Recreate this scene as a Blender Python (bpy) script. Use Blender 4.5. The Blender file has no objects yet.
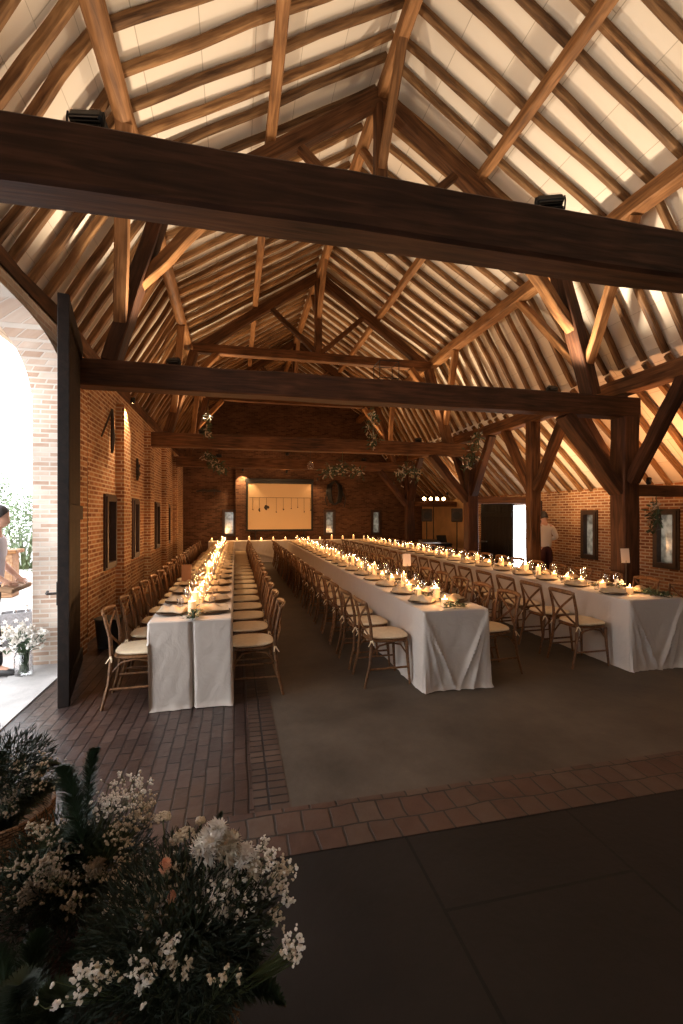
import bpy, math, random
from mathutils import Vector, Matrix, noise
R = random.Random(7)
PI = math.pi
SC = bpy.context.scene
COL = SC.collection
V = Vector

# ---------------------------------------------------------------- helpers
class MB:
    def __init__(s): s.v=[]; s.f=[]; s.m=[]
    def add(s, vs, fs, mi=0):
        b=len(s.v); s.v.extend([tuple(x) for x in vs])
        for f in fs: s.f.append(tuple(b+i for i in f)); s.m.append(mi)
        return s
    def box(s, x0,x1,y0,y1,z0,z1, mi=0, c=0.0):
        if c<=0:
            return s.add([(x0,y0,z0),(x1,y0,z0),(x1,y1,z0),(x0,y1,z0),(x0,y0,z1),(x1,y0,z1),(x1,y1,z1),(x0,y1,z1)],
              [(3,2,1,0),(4,5,6,7),(0,1,5,4),(1,2,6,5),(2,3,7,6),(3,0,4,7)], mi)
        rings=[]
        def ring(e,z): 
            return [(x0+e+c,y0+e,z),(x1-e-c,y0+e,z),(x1-e,y0+e+c,z),(x1-e,y1-e-c,z),(x1-e-c,y1-e,z),(x0+e+c,y1-e,z),(x0+e,y1-e-c,z),(x0+e,y0+e+c,z)]
        vs=ring(c,z0)+ring(0,z0+c)+ring(0,z1-c)+ring(c,z1)
        fs=[tuple(range(7,-1,-1)), tuple(range(24,32))]
        for k in range(3):
            for i in range(8):
                j=(i+1)%8; fs.append((k*8+i,k*8+j,k*8+8+j,k*8+8+i))
        return s.add(vs,fs,mi)
    def tube(s, pts, rad, n=8, mi=0, flat=1.0, up=None, cap=True):
        pts=[V(p) for p in pts]; L=len(pts)
        if not isinstance(rad,(list,tuple)): rad=[rad]*L
        vs=[]
        ref=V(up) if up else None
        last=None
        for i,p in enumerate(pts):
            t=(pts[min(i+1,L-1)]-pts[max(i-1,0)])
            if t.length<1e-9: t=V((0,0,1))
            t.normalize()
            r=ref or last or (V((0,0,1)) if abs(t.z)<.9 else V((1,0,0)))
            a=t.cross(r)
            if a.length<1e-6: a=t.orthogonal()
            a.normalize(); b=a.cross(t); last=b
            for k in range(n):
                th=2*PI*k/n
                vs.append(p+a*math.cos(th)*rad[i]*flat+b*math.sin(th)*rad[i])
        fs=[]
        for i in range(L-1):
            for k in range(n):
                j=(k+1)%n; fs.append((i*n+k,i*n+j,(i+1)*n+j,(i+1)*n+k))
        if cap: fs.append(tuple(range(n-1,-1,-1))); fs.append(tuple((L-1)*n+k for k in range(n)))
        return s.add(vs,fs,mi)
    def lathe(s, prof, n=20, c=(0,0,0), mi=0, sx=1, sy=1):
        vs=[]; L=len(prof)
        for r,z in prof:
            for k in range(n):
                th=2*PI*k/n; vs.append((c[0]+r*sx*math.cos(th),c[1]+r*sy*math.sin(th),c[2]+z))
        fs=[]
        for i in range(L-1):
            for k in range(n):
                j=(k+1)%n; fs.append((i*n+k,i*n+j,(i+1)*n+j,(i+1)*n+k))
        if prof[0][0]>1e-6: fs.append(tuple(range(n-1,-1,-1)))
        if prof[-1][0]>1e-6: fs.append(tuple((L-1)*n+k for k in range(n)))
        return s.add(vs,fs,mi)
    def ball(s, c, r, n=6, m=4, mi=0, sz=1.0):
        prof=[(max(1e-4,r*math.sin(PI*i/m)), -r*sz*math.cos(PI*i/m)) for i in range(m+1)]
        prof[0]=(1e-7,prof[0][1]); prof[-1]=(1e-7,prof[-1][1])
        return s.lathe(prof,n,c,mi)
    def leaf(s, p, d, nrm, L, W, mi=0, bend=.15):
        p=V(p); d=V(d).normalized(); n=V(nrm); a=d.cross(n)
        if a.length<1e-5: a=d.orthogonal()
        a.normalize(); n=a.cross(d).normalized()
        vs=[p, p+d*L*.45+a*W*.5+n*L*bend*.3, p+d*L*.45-a*W*.5+n*L*bend*.3, p+d*L*.5, p+d*L-n*L*bend*.4]
        return s.add(vs,[(0,3,1),(0,2,3),(3,4,1),(3,2,4)],mi)
    def obj(s, name, mats, parent=None, loc=None, rot=None, smooth=False, tagd=None):
        me=bpy.data.meshes.new(name); me.from_pydata(s.v,[],s.f)
        if not isinstance(mats,(list,tuple)): mats=[mats]
        for m in mats: me.materials.append(m)
        if len(mats)>1: me.polygons.foreach_set('material_index',s.m)
        if smooth:
            me.polygons.foreach_set('use_smooth',[True]*len(me.polygons))
            if smooth!=True: me.set_sharp_from_angle(angle=math.radians(smooth))
        me.update()
        o=bpy.data.objects.new(name,me); COL.objects.link(o)
        if parent: o.parent=parent
        if loc is not None: o.location=loc
        if rot is not None: o.rotation_euler=rot
        return o

def tag(o,label,cat,group=None,kind=None):
    o['label']=label; o['category']=cat
    if group: o['group']=group
    if kind: o['kind']=kind
    return o
def thing(name,label,cat,loc=(0,0,0),rz=0,group=None):
    o=bpy.data.objects.new(name,None); COL.objects.link(o); o.location=loc; o.rotation_euler=(0,0,rz)
    o.empty_display_size=.1
    return tag(o,label,cat,group)
def struct(o): o['kind']='structure'; return o
def copy_tree(o,loc,rz,label,group=None):
    c=o.copy(); COL.objects.link(c); c.location=loc; c.rotation_euler=(0,0,rz); c['label']=label
    if group: c['group']=group
    for ch in KIDS.get(o.name,[]):
        d=ch.copy(); COL.objects.link(d); d.parent=c
        for g in KIDS.get(ch.name,[]):
            e=g.copy(); COL.objects.link(e); e.parent=d
    return c
KIDS={}
def kids(o,*chs): KIDS.setdefault(o.name,[]).extend(chs)

ones='zeroth first second third fourth fifth sixth seventh eighth ninth tenth eleventh twelfth thirteenth fourteenth fifteenth sixteenth seventeenth eighteenth nineteenth'.split()
tens={2:'twenty',3:'thirty',4:'forty',5:'fifty',6:'sixty'}
tenth={2:'twentieth',3:'thirtieth',4:'fortieth',5:'fiftieth',6:'sixtieth'}
def nth(i):
    if i<20: return ones[i]
    a,b=divmod(i,10)
    return tenth[a] if b==0 else tens[a]+'-'+ones[b]

# ---------------------------------------------------------------- materials
def newmat(name):
    m=bpy.data.materials.new(name); m.use_nodes=True; nt=m.node_tree
    return m,nt,nt.nodes['Principled BSDF']
def N(nt,t,**k):
    n=nt.nodes.new(t)
    for a,b in k.items():
        if a.startswith('i_'): n.inputs[a[2:].replace('_',' ')].default_value=b
        else: setattr(n,a,b)
    return n
def L(nt,a,b): nt.links.new(a,b)
def ramp(nt,stops,fac):
    r=nt.nodes.new('ShaderNodeValToRGB'); e=r.color_ramp.elements
    e[0].position,e[0].color=stops[0][0],(*stops[0][1],1); e[1].position,e[1].color=stops[-1][0],(*stops[-1][1],1)
    for p,c in stops[1:-1]:
        x=e.new(p); x.color=(*c,1)
    L(nt,fac,r.inputs[0]); return r
def flatmat(name,col,rough=.6,metal=0,var=.0,scale=20,bump=0,spec=.5,sub=0,sheen=0):
    m,nt,b=newmat(name)
    b.inputs['Base Color'].default_value=(*col,1); b.inputs['Roughness'].default_value=rough; b.inputs['Metallic'].default_value=metal
    b.inputs['Specular IOR Level'].default_value=spec
    if sheen: b.inputs['Sheen Weight'].default_value=sheen
    if var>0 or bump>0:
        tc=N(nt,'ShaderNodeTexCoord'); no=N(nt,'ShaderNodeTexNoise'); no.inputs['Scale'].default_value=scale; no.inputs['Detail'].default_value=4
        L(nt,tc.outputs['Object'],no.inputs['Vector'])
        if var>0:
            r=ramp(nt,[(.3,tuple(c*(1-var) for c in col)),(.7,tuple(min(1,c*(1+var)) for c in col))],no.outputs['Fac'])
            L(nt,r.outputs[0],b.inputs['Base Color'])
        if bump>0:
            bp=N(nt,'ShaderNodeBump'); bp.inputs['Strength'].default_value=bump; bp.inputs['Distance'].default_value=.01
            L(nt,no.outputs['Fac'],bp.inputs['Height']); L(nt,bp.outputs[0],b.inputs['Normal'])
    return m
def woodmat(name,c0,c1,c2,rough=.65,scale=6,stretch=.12,rnd=.35,bump=.25):
    m,nt,b=newmat(name)
    tc=N(nt,'ShaderNodeTexCoord'); mp=N(nt,'ShaderNodeMapping'); mp.inputs['Scale'].default_value=(stretch,1,1)
    oi=N(nt,'ShaderNodeObjectInfo')
    va=N(nt,'ShaderNodeVectorMath',operation='ADD')
    mu=N(nt,'ShaderNodeMath',operation='MULTIPLY'); mu.inputs[1].default_value=37.
    L(nt,oi.outputs['Random'],mu.inputs[0]); L(nt,tc.outputs['Object'],va.inputs[0]); L(nt,mu.outputs[0],va.inputs[1]); L(nt,va.outputs[0],mp.inputs[0])
    n1=N(nt,'ShaderNodeTexNoise'); n1.inputs['Scale'].default_value=scale*4; n1.inputs['Detail'].default_value=6; n1.inputs['Distortion'].default_value=.6
    n2=N(nt,'ShaderNodeTexNoise'); n2.inputs['Scale'].default_value=1.6; n2.inputs['Detail'].default_value=3
    L(nt,mp.outputs[0],n1.inputs['Vector']); L(nt,va.outputs[0],n2.inputs['Vector'])
    mx=N(nt,'ShaderNodeMath',operation='MULTIPLY_ADD'); mx.inputs[1].default_value=.6
    L(nt,n1.outputs['Fac'],mx.inputs[0])
    m2=N(nt,'ShaderNodeMath',operation='MULTIPLY'); m2.inputs[1].default_value=.4
    L(nt,n2.outputs['Fac'],m2.inputs[0]); L(nt,m2.outputs[0],mx.inputs[2])
    r=ramp(nt,[(.34,c0),(.5,c1),(.66,c2)],mx.outputs[0])
    hs=N(nt,'ShaderNodeHueSaturation')
    mr=N(nt,'ShaderNodeMapRange'); mr.inputs['To Min'].default_value=1-rnd; mr.inputs['To Max'].default_value=1+rnd
    L(nt,oi.outputs['Random'],mr.inputs[0]); L(nt,mr.outputs[0],hs.inputs['Value']); L(nt,r.outputs[0],hs.inputs['Color'])
    L(nt,hs.outputs[0],b.inputs['Base Color']); b.inputs['Roughness'].default_value=rough; b.inputs['Specular IOR Level'].default_value=.25
    bp=N(nt,'ShaderNodeBump'); bp.inputs['Strength'].default_value=bump; bp.inputs['Distance'].default_value=.012
    L(nt,n1.outputs['Fac'],bp.inputs['Height']); L(nt,bp.outputs[0],b.inputs['Normal'])
    return m
def brickmat(name,cols,mortar,bw,rh,ms=.012,plane='wall',rough=.85,bump=.6,rowoff=.5,noise_amt=.5,spec=.2,warp=0):
    m,nt,b=newmat(name)
    g=N(nt,'ShaderNodeNewGeometry'); sp=N(nt,'ShaderNodeSeparateXYZ'); cb=N(nt,'ShaderNodeCombineXYZ')
    src=g.outputs['Position']
    if warp:
        wn=N(nt,'ShaderNodeTexNoise'); wn.inputs['Scale'].default_value=3.; L(nt,g.outputs['Position'],wn.inputs['Vector'])
        sb=N(nt,'ShaderNodeVectorMath',operation='MULTIPLY_ADD'); sb.inputs[1].default_value=(warp,)*3
        L(nt,wn.outputs['Color'],sb.inputs[0]); L(nt,g.outputs['Position'],sb.inputs[2]); src=sb.outputs[0]
    L(nt,src,sp.inputs[0])
    if plane=='wall':
        a=N(nt,'ShaderNodeMath',operation='ADD'); L(nt,sp.outputs['X'],a.inputs[0]); L(nt,sp.outputs['Y'],a.inputs[1])
        L(nt,a.outputs[0],cb.inputs[0]); L(nt,sp.outputs['Z'],cb.inputs[1])
    elif plane=='floor_y':
        L(nt,sp.outputs['Y'],cb.inputs[0]); L(nt,sp.outputs['X'],cb.inputs[1])
    else:
        L(nt,sp.outputs['X'],cb.inputs[0]); L(nt,sp.outputs['Y'],cb.inputs[1])
    br=N(nt,'ShaderNodeTexBrick'); br.offset=rowoff
    br.inputs['Scale'].default_value=1; br.inputs['Brick Width'].default_value=bw; br.inputs['Row Height'].default_value=rh
    br.inputs['Mortar Size'].default_value=ms; br.inputs['Mortar Smooth'].default_value=.3; br.inputs['Bias'].default_value=0
    br.inputs['Color1'].default_value=(0,0,0,1); br.inputs['Color2'].default_value=(1,1,1,1); br.inputs['Mortar'].default_value=(.5,.5,.5,1)
    L(nt,cb.outputs[0],br.inputs['Vector'])
    no=N(nt,'ShaderNodeTexNoise'); no.inputs['Scale'].default_value=9; no.inputs['Detail'].default_value=6; L(nt,cb.outputs[0],no.inputs['Vector'])
    no2=N(nt,'ShaderNodeTexNoise'); no2.inputs['Scale'].default_value=1.1; no2.inputs['Detail'].default_value=3; L(nt,cb.outputs[0],no2.inputs['Vector'])
    sc=N(nt,'ShaderNodeSeparateColor'); L(nt,br.outputs['Color'],sc.inputs[0])
    ad=N(nt,'ShaderNodeMath',operation='MULTIPLY_ADD'); ad.inputs[1].default_value=noise_amt; L(nt,no.outputs['Fac'],ad.inputs[0])
    m3=N(nt,'ShaderNodeMath',operation='MULTIPLY'); m3.inputs[1].default_value=1-noise_amt; L(nt,sc.outputs[0],m3.inputs[0]); L(nt,m3.outputs[0],ad.inputs[2])
    k=len(cols)
    r=ramp(nt,[(.15+.7*i/(k-1),c) for i,c in enumerate(cols)],ad.outputs[0])
    mix=N(nt,'ShaderNodeMix',data_type='RGBA'); L(nt,br.outputs['Fac'],mix.inputs[0]); L(nt,r.outputs[0],mix.inputs[6]); mix.inputs[7].default_value=(*mortar,1)
    hs=N(nt,'ShaderNodeHueSaturation'); mr=N(nt,'ShaderNodeMapRange'); mr.inputs['From Min'].default_value=.3; mr.inputs['From Max'].default_value=.7
    mr.inputs['To Min'].default_value=.7; mr.inputs['To Max'].default_value=1.25
    L(nt,no2.outputs['Fac'],mr.inputs[0]); L(nt,mr.outputs[0],hs.inputs['Value']); L(nt,mix.outputs[2],hs.inputs['Color']); L(nt,hs.outputs[0],b.inputs['Base Color'])
    b.inputs['Roughness'].default_value=rough; b.inputs['Specular IOR Level'].default_value=spec
    inv=N(nt,'ShaderNodeMath',operation='MULTIPLY_ADD'); inv.inputs[1].default_value=-1; L(nt,br.outputs['Fac'],inv.inputs[0])
    m4=N(nt,'ShaderNodeMath',operation='MULTIPLY'); m4.inputs[1].default_value=.6; L(nt,no.outputs['Fac'],m4.inputs[0]); L(nt,m4.outputs[0],inv.inputs[2])
    bp=N(nt,'ShaderNodeBump'); bp.inputs['Strength'].default_value=bump; bp.inputs['Distance'].default_value=.012
    L(nt,inv.outputs[0],bp.inputs['Height']); L(nt,bp.outputs[0],b.inputs['Normal'])
    return m
def concretemat(name,c0,c1,rough=.6,scale=1.5,spec=.4,seams=None):
    m,nt,b=newmat(name)
    g=N(nt,'ShaderNodeNewGeometry')
    n1=N(nt,'ShaderNodeTexNoise'); n1.inputs['Scale'].default_value=scale; n1.inputs['Detail'].default_value=8; n1.inputs['Roughness'].default_value=.65
    n2=N(nt,'ShaderNodeTexNoise'); n2.inputs['Scale'].default_value=scale*14; n2.inputs['Detail'].default_value=4
    L(nt,g.outputs['Position'],n1.inputs['Vector']); L(nt,g.outputs['Position'],n2.inputs['Vector'])
    r=ramp(nt,[(.35,c0),(.65,c1)],n1.outputs['Fac'])
    out=r.outputs[0]
    if seams:
        br=N(nt,'ShaderNodeTexBrick'); br.offset=.37
        br.inputs['Scale'].default_value=1; br.inputs['Brick Width'].default_value=seams[0]; br.inputs['Row Height'].default_value=seams[1]; br.inputs['Mortar Size'].default_value=.008
        mp=N(nt,'ShaderNodeMapping'); mp.inputs['Rotation'].default_value=(0,0,math.radians(90)); mp.inputs['Location'].default_value=(.45,.1,0)
        L(nt,g.outputs['Position'],mp.inputs[0]); L(nt,mp.outputs[0],br.inputs['Vector'])
        mix=N(nt,'ShaderNodeMix',data_type='RGBA'); L(nt,br.outputs['Fac'],mix.inputs[0]); L(nt,out,mix.inputs[6]); mix.inputs[7].default_value=(*[c*.7 for c in c0],1); out=mix.outputs[2]
    L(nt,out,b.inputs['Base Color'])
    rr=N(nt,'ShaderNodeMapRange'); rr.inputs['To Min'].default_value=rough-.15; rr.inputs['To Max'].default_value=rough+.2; L(nt,n1.outputs['Fac'],rr.inputs[0]); L(nt,rr.outputs[0],b.inputs['Roughness'])
    b.inputs['Specular IOR Level'].default_value=spec
    bp=N(nt,'ShaderNodeBump'); bp.inputs['Strength'].default_value=.25; bp.inputs['Distance'].default_value=.01
    L(nt,n2.outputs['Fac'],bp.inputs['Height']); L(nt,bp.outputs[0],b.inputs['Normal'])
    return m
def emat(name,col,s):
    m,nt,b=newmat(name); b.inputs['Base Color'].default_value=(*col,1); b.inputs['Emission Color'].default_value=(*col,1); b.inputs['Emission Strength'].default_value=s
    return m

M={}
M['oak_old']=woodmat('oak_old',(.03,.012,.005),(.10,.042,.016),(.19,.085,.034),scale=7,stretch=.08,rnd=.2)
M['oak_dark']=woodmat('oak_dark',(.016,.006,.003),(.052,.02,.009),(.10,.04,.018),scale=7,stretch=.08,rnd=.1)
M['rafter']=woodmat('rafter_wood',(.06,.026,.010),(.19,.095,.038),(.33,.18,.078),scale=7,stretch=.1,rnd=.3)
M['light_oak']=woodmat('light_oak',(.10,.042,.014),(.24,.11,.04),(.38,.19,.08),scale=6,stretch=.1,rnd=.15)
M['chair_wood']=woodmat('chair_wood',(.06,.026,.010),(.14,.063,.025),(.24,.115,.048),scale=10,stretch=1,rnd=.2,rough=.45,bump=.1)
M['brick']=brickmat('brick_wall',[(.15,.05,.02),(.28,.11,.045),(.38,.17,.07),(.48,.25,.12)],(.56,.43,.29),.19,.060,.011)
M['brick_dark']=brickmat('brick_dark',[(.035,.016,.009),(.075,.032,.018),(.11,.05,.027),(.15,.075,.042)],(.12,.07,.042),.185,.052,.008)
M['brick_pale']=brickmat('brick_pale',[(.42,.26,.18),(.56,.40,.30),(.66,.52,.42),(.72,.62,.52)],(.68,.60,.52),.185,.052,.009)
M['paver']=brickmat('paver',[(.032,.020,.017),(.055,.033,.027),(.08,.050,.040)],(.012,.008,.007),.20,.086,.007,plane='floor_y',rough=.30,bump=1.0,spec=.6,warp=.02)
M['strip']=brickmat('strip_brick',[(.045,.02,.013),(.075,.036,.023),(.085,.05,.034),(.12,.08,.055)],(.03,.019,.013),.145,.17,.007,plane='floor_x',rough=.6,bump=1.0,rowoff=.35,spec=.4,warp=.07,noise_amt=.55)
M['border']=brickmat('border_brick',[(.045,.025,.018),(.065,.038,.026),(.09,.055,.038)],(.016,.01,.008),.075,.2,.008,plane='floor_y',rough=.6,bump=1.,rowoff=0,spec=.4,warp=.02)
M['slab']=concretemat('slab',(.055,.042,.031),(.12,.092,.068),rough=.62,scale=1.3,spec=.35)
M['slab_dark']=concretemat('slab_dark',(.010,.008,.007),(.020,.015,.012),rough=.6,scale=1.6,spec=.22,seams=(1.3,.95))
M['outside']=concretemat('outside_paving',(.42,.39,.38),(.6,.57,.55),rough=.8,scale=2.,spec=.2)
M['stone']=concretemat('threshold_stone',(.36,.34,.33),(.5,.47,.45),rough=.7,scale=3,spec=.3)
# ceiling boards with faint seams
m,nt,b=newmat('ceiling_board'); g=N(nt,'ShaderNodeNewGeometry'); sp=N(nt,'ShaderNodeSeparateXYZ'); cb=N(nt,'ShaderNodeCombineXYZ')
L(nt,g.outputs['Position'],sp.inputs[0]); L(nt,sp.outputs['Y'],cb.inputs[0])
mm=N(nt,'ShaderNodeMath',operation='MULTIPLY'); mm.inputs[1].default_value=1.94; L(nt,sp.outputs['Z'],mm.inputs[0]); L(nt,mm.outputs[0],cb.inputs[1])
br=N(nt,'ShaderNodeTexBrick'); br.inputs['Scale'].default_value=1; br.inputs['Brick Width'].default_value=2.4; br.inputs['Row Height'].default_value=.62; br.inputs['Mortar Size'].default_value=.005
br.inputs['Color1'].default_value=(.74,.65,.54,1); br.inputs['Color2'].default_value=(.80,.71,.60,1); br.inputs['Mortar'].default_value=(.5,.42,.32,1)
L(nt,cb.outputs[0],br.inputs['Vector']); L(nt,br.outputs['Color'],b.inputs['Base Color']); b.inputs['Roughness'].default_value=.9; b.inputs['Specular IOR Level'].default_value=.1
M['ceiling']=m
M['plaster']=flatmat('tan_plaster',(.42,.25,.11),.9,var=.15,scale=3)
M['black']=flatmat('black_metal',(.012,.011,.01),.5,spec=.3)
M['iron']=flatmat('rusty_iron',(.03,.02,.015),.7,var=.3,scale=15)
M['steel']=flatmat('steel',(.5,.5,.5),.3,metal=1)
M['doorpaint']=woodmat('dark_door_wood',(.006,.004,.003),(.012,.007,.005),(.022,.012,.008),scale=5,rnd=0)
M['frame']=flatmat('window_frame_wood',(.035,.016,.010),.5,var=.3,scale=12)
m,nt,b=newmat('linen')
b.inputs['Base Color'].default_value=(.56,.49,.43,1); b.inputs['Roughness'].default_value=.75; b.inputs['Sheen Weight'].default_value=.2; b.inputs['Specular IOR Level'].default_value=.25
tc=N(nt,'ShaderNodeTexCoord'); n1=N(nt,'ShaderNodeTexNoise'); n1.inputs['Scale'].default_value=5; n1.inputs['Detail'].default_value=5; n1.inputs['Distortion'].default_value=1.2
L(nt,tc.outputs['Object'],n1.inputs['Vector']); bp=N(nt,'ShaderNodeBump'); bp.inputs['Strength'].default_value=.35; bp.inputs['Distance'].default_value=.03
L(nt,n1.outputs['Fac'],bp.inputs['Height']); L(nt,bp.outputs[0],b.inputs['Normal']); M['linen']=m
M['cushion']=flatmat('cushion',(.76,.61,.42),.85,var=.06,scale=30,spec=.2)
M['napkin']=flatmat('napkin',(.52,.40,.27),.9,var=.1,scale=25,spec=.15)
M['charger']=flatmat('charger',(.07,.038,.02),.55,var=.3,scale=60,bump=.4)
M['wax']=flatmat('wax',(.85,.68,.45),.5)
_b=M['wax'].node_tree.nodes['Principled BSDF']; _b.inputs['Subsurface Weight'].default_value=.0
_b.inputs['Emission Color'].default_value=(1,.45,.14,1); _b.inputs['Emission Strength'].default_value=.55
M['flame']=emat('flame',(1.,.62,.25),14)
M['wick']=flatmat('wick',(.02,.02,.02),.9)
M['paper']=flatmat('paper',(.62,.5,.42),.8)
M['paper_brown']=flatmat('brown_card',(.25,.13,.08),.8)
def glassmat(name,tint=(.95,.95,.95),base=.12):
    m=bpy.data.materials.new(name); m.use_nodes=True; nt=m.node_tree; nt.nodes.clear()
    o=N(nt,'ShaderNodeOutputMaterial'); mx=N(nt,'ShaderNodeMixShader'); t=N(nt,'ShaderNodeBsdfTransparent'); gl=N(nt,'ShaderNodeBsdfGlossy')
    t.inputs[0].default_value=(*tint,1); gl.inputs['Roughness'].default_value=.05
    lw=N(nt,'ShaderNodeLayerWeight'); lw.inputs[0].default_value=.35
    mr=N(nt,'ShaderNodeMapRange'); mr.inputs['To Min'].default_value=base*.4; mr.inputs['To Max'].default_value=.8
    L(nt,lw.outputs['Facing'],mr.inputs[0]); L(nt,mr.outputs[0],mx.inputs[0]); L(nt,t.outputs[0],mx.inputs[1]); L(nt,gl.outputs[0],mx.inputs[2]); L(nt,mx.outputs[0],o.inputs[0])
    return m
M['glass']=glassmat('clear_glass')
def panemat(name,c,noisy=.5):
    m=bpy.data.materials.new(name); m.use_nodes=True; nt=m.node_tree; nt.nodes.clear()
    o=N(nt,'ShaderNodeOutputMaterial'); mx=N(nt,'ShaderNodeMixShader'); t=N(nt,'ShaderNodeBsdfTranslucent'); gl=N(nt,'ShaderNodeBsdfGlossy')
    gl.inputs['Roughness'].default_value=.12; mx.inputs[0].default_value=.12
    g=N(nt,'ShaderNodeNewGeometry'); no=N(nt,'ShaderNodeTexNoise'); no.inputs['Scale'].default_value=9; no.inputs['Detail'].default_value=4; L(nt,g.outputs['Position'],no.inputs['Vector'])
    r=ramp(nt,[(.35,tuple(x*(1-noisy) for x in c)),(.6,c)],no.outputs['Fac'])
    L(nt,r.outputs[0],t.inputs[0]); L(nt,t.outputs[0],mx.inputs[1]); L(nt,gl.outputs[0],mx.inputs[2]); L(nt,mx.outputs[0],o.inputs[0]); return m
M['pane']=panemat('dusty_pane',(.36,.33,.28))
M['pane_dark']=panemat('dark_pane',(.09,.05,.03),.8)
M['green']=flatmat('fern_green',(.030,.055,.026),.6,var=.4,scale=8)
M['fern_dark']=flatmat('fern_dark',(.018,.030,.016),.7,var=.4,scale=8)
M['green2']=flatmat('leaf_green',(.06,.10,.045),.5,var=.3,scale=8)
M['greygreen']=flatmat('eucalyptus',(.09,.12,.08),.6,var=.25,scale=10)
M['white_petal']=flatmat('white_petal',(.88,.83,.76),.7)
M['cream_petal']=flatmat('cream_petal',(.62,.53,.40),.7)
M['peach_glow']=flatmat('peach_glow_spot',(1,.60,.40),.6)  # bright peach colour painting the glow of small warm lights
M['dry']=flatmat('dried_bloom',(.38,.31,.23),.8,var=.3,scale=30)
M['stem']=flatmat('stem',(.07,.09,.03),.6)
M['basket']=brickmat('wicker',[(.12,.06,.028),(.22,.12,.06),(.32,.19,.10)],(.05,.025,.012),.03,.012,.002,plane='wall',bump=1.,rough=.7)
M['terracotta']=flatmat('dark_pot',(.05,.018,.012),.6,var=.3,scale=8)
M['screen']=flatmat('screen_fabric',(.62,.44,.25),.9)
M['skin']=flatmat('skin',(.55,.30,.20),.5,var=.05,scale=20)
M['hair']=flatmat('dark_hair',(.02,.012,.008),.6,bump=.6,scale=60,var=.3)
M['shirt']=flatmat('white_shirt',(.70,.62,.52),.8,bump=.3,scale=12)
M['shirt_lav']=flatmat('pale_shirt',(.62,.62,.72),.8,bump=.3,scale=12)
M['maroon']=flatmat('maroon_trousers',(.06,.012,.012),.8,bump=.2,scale=12)
M['trouser']=flatmat('black_trousers',(.015,.015,.018),.8,bump=.2,scale=12)
M['shoe']=flatmat('black_shoe',(.015,.013,.012),.35)
M['greycrate']=flatmat('grey_crate',(.22,.22,.23),.6,var=.3,scale=30)
M['wood_out']=woodmat('weathered_wood',(.18,.10,.05),(.30,.17,.09),(.42,.26,.15),rnd=0)
M['orange_bulb']=emat('lamp_glow',(1.,.62,.28),30)

# ---------------------------------------------------------------- camera
CAMZ=1.65; TH=math.radians(13.1)
cam=bpy.data.cameras.new('camera'); co=bpy.data.objects.new('camera',cam); COL.objects.link(co)
cam.sensor_fit='VERTICAL'; cam.sensor_height=36; cam.sensor_width=24; cam.lens=455/1024*36; cam.shift_y=3/1024; cam.clip_start=.05; cam.clip_end=200
co.location=(0,0,CAMZ); co.rotation_euler=(PI/2,0,-TH)
SC.camera=co
def at(px,py,Y=None,X=None,d=None,z=None):
    a=(px-341.5)/455.; b=(515-py)/455.
    c,s=math.cos(TH),math.sin(TH)
    dx=a*c+s; dy=c-a*s
    if Y is not None: t=Y/dy
    elif X is not None: t=X/dx
    elif z is not None: t=(z-CAMZ)/b
    else: t=d
    return V((dx*t,dy*t,CAMZ+b*t))

# ---------------------------------------------------------------- key sizes
XL=-1.85; XR=7.4; YF=-4.0; YB=17.3; XP=5.7
RX=1.85; RZ=7.30; PZ=5.50; PXL=-1.03; PXR=4.73     # ridge / purlin tops (underside of the rafters)
LZ=3.85; LXl=-2.0; LXr=5.70                          # foot of lower rafters
AZ=2.16                                              # wall top in the aisle
def rz_upper(x): return RZ-(abs(x-RX))*(RZ-PZ)/(PXR-RX)

# ---------------------------------------------------------------- timber maker
def timber_mesh(Ln,w,h,seg=8,wob=.01,seed=0,taper=0,c=.012,bow=0):
    mb=MB(); vs=[]; rr=random.Random(seed); ph=[rr.uniform(0,100) for _ in range(4)]
    for i in range(seg+1):
        t=i/seg; x=-Ln/2+Ln*t
        oy=wob*(noise.noise(V((t*3.1*max(1,Ln/3),ph[0],0)))*1.6); oz=wob*(noise.noise(V((t*3.1*max(1,Ln/3),ph[1],5)))*1.6)+bow*math.sin(PI*t)
        ww=w*(1-taper*t)*(1+.06*noise.noise(V((t*9,ph[2],0))) if wob>0 else 1)/2; hh=h*(1-taper*t)*(1+.06*noise.noise(V((t*9,ph[3],0))) if wob>0 else 1)/2
        for (a,b) in ((-1,-1),(1,-1),(1,1),(-1,1)):
            if (a,b) in ((-1,-1),(1,1)): q=[(a,b,0,-1),(a,b,-1,0)]
            else: q=[(a,b,-1,0),(a,b,0,-1)]
            for (a2,b2,e,f) in q: 
                vs.append((x,oy+a2*(ww+(c*e)),oz+b2*(hh+(c*f))))
    # order ring properly by angle
    out=[]
    for i in range(seg+1):
        ring=vs[i*8:(i+1)*8]; cy=sum(v[1] for v in ring)/8; cz=sum(v[2] for v in ring)/8
        ring.sort(key=lambda v: math.atan2(v[2]-cz,v[1]-cy)); out+=ring
    fs=[]
    for i in range(seg):
        for k in range(8):
            j=(k+1)%8; fs.append((i*8+k,i*8+j,(i+1)*8+j,(i+1)*8+k))
    fs.append(tuple(range(7,-1,-1))); fs.append(tuple(seg*8+k for k in range(8)))
    mb.add(out,fs); return mb
def frame_of(p0,p1,up=(0,0,1)):
    p0=V(p0);p1=V(p1); x=(p1-p0).normalized(); u=V(up)
    y=u.cross(x)
    if y.length<1e-4: y=V((0,1,0)).cross(x)
    y.normalize(); z=x.cross(y)
    m=Matrix((x,y,z)).transposed().to_4x4(); m.translation=(p0+p1)/2
    return m,(p1-p0).length
TS=[0]
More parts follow.
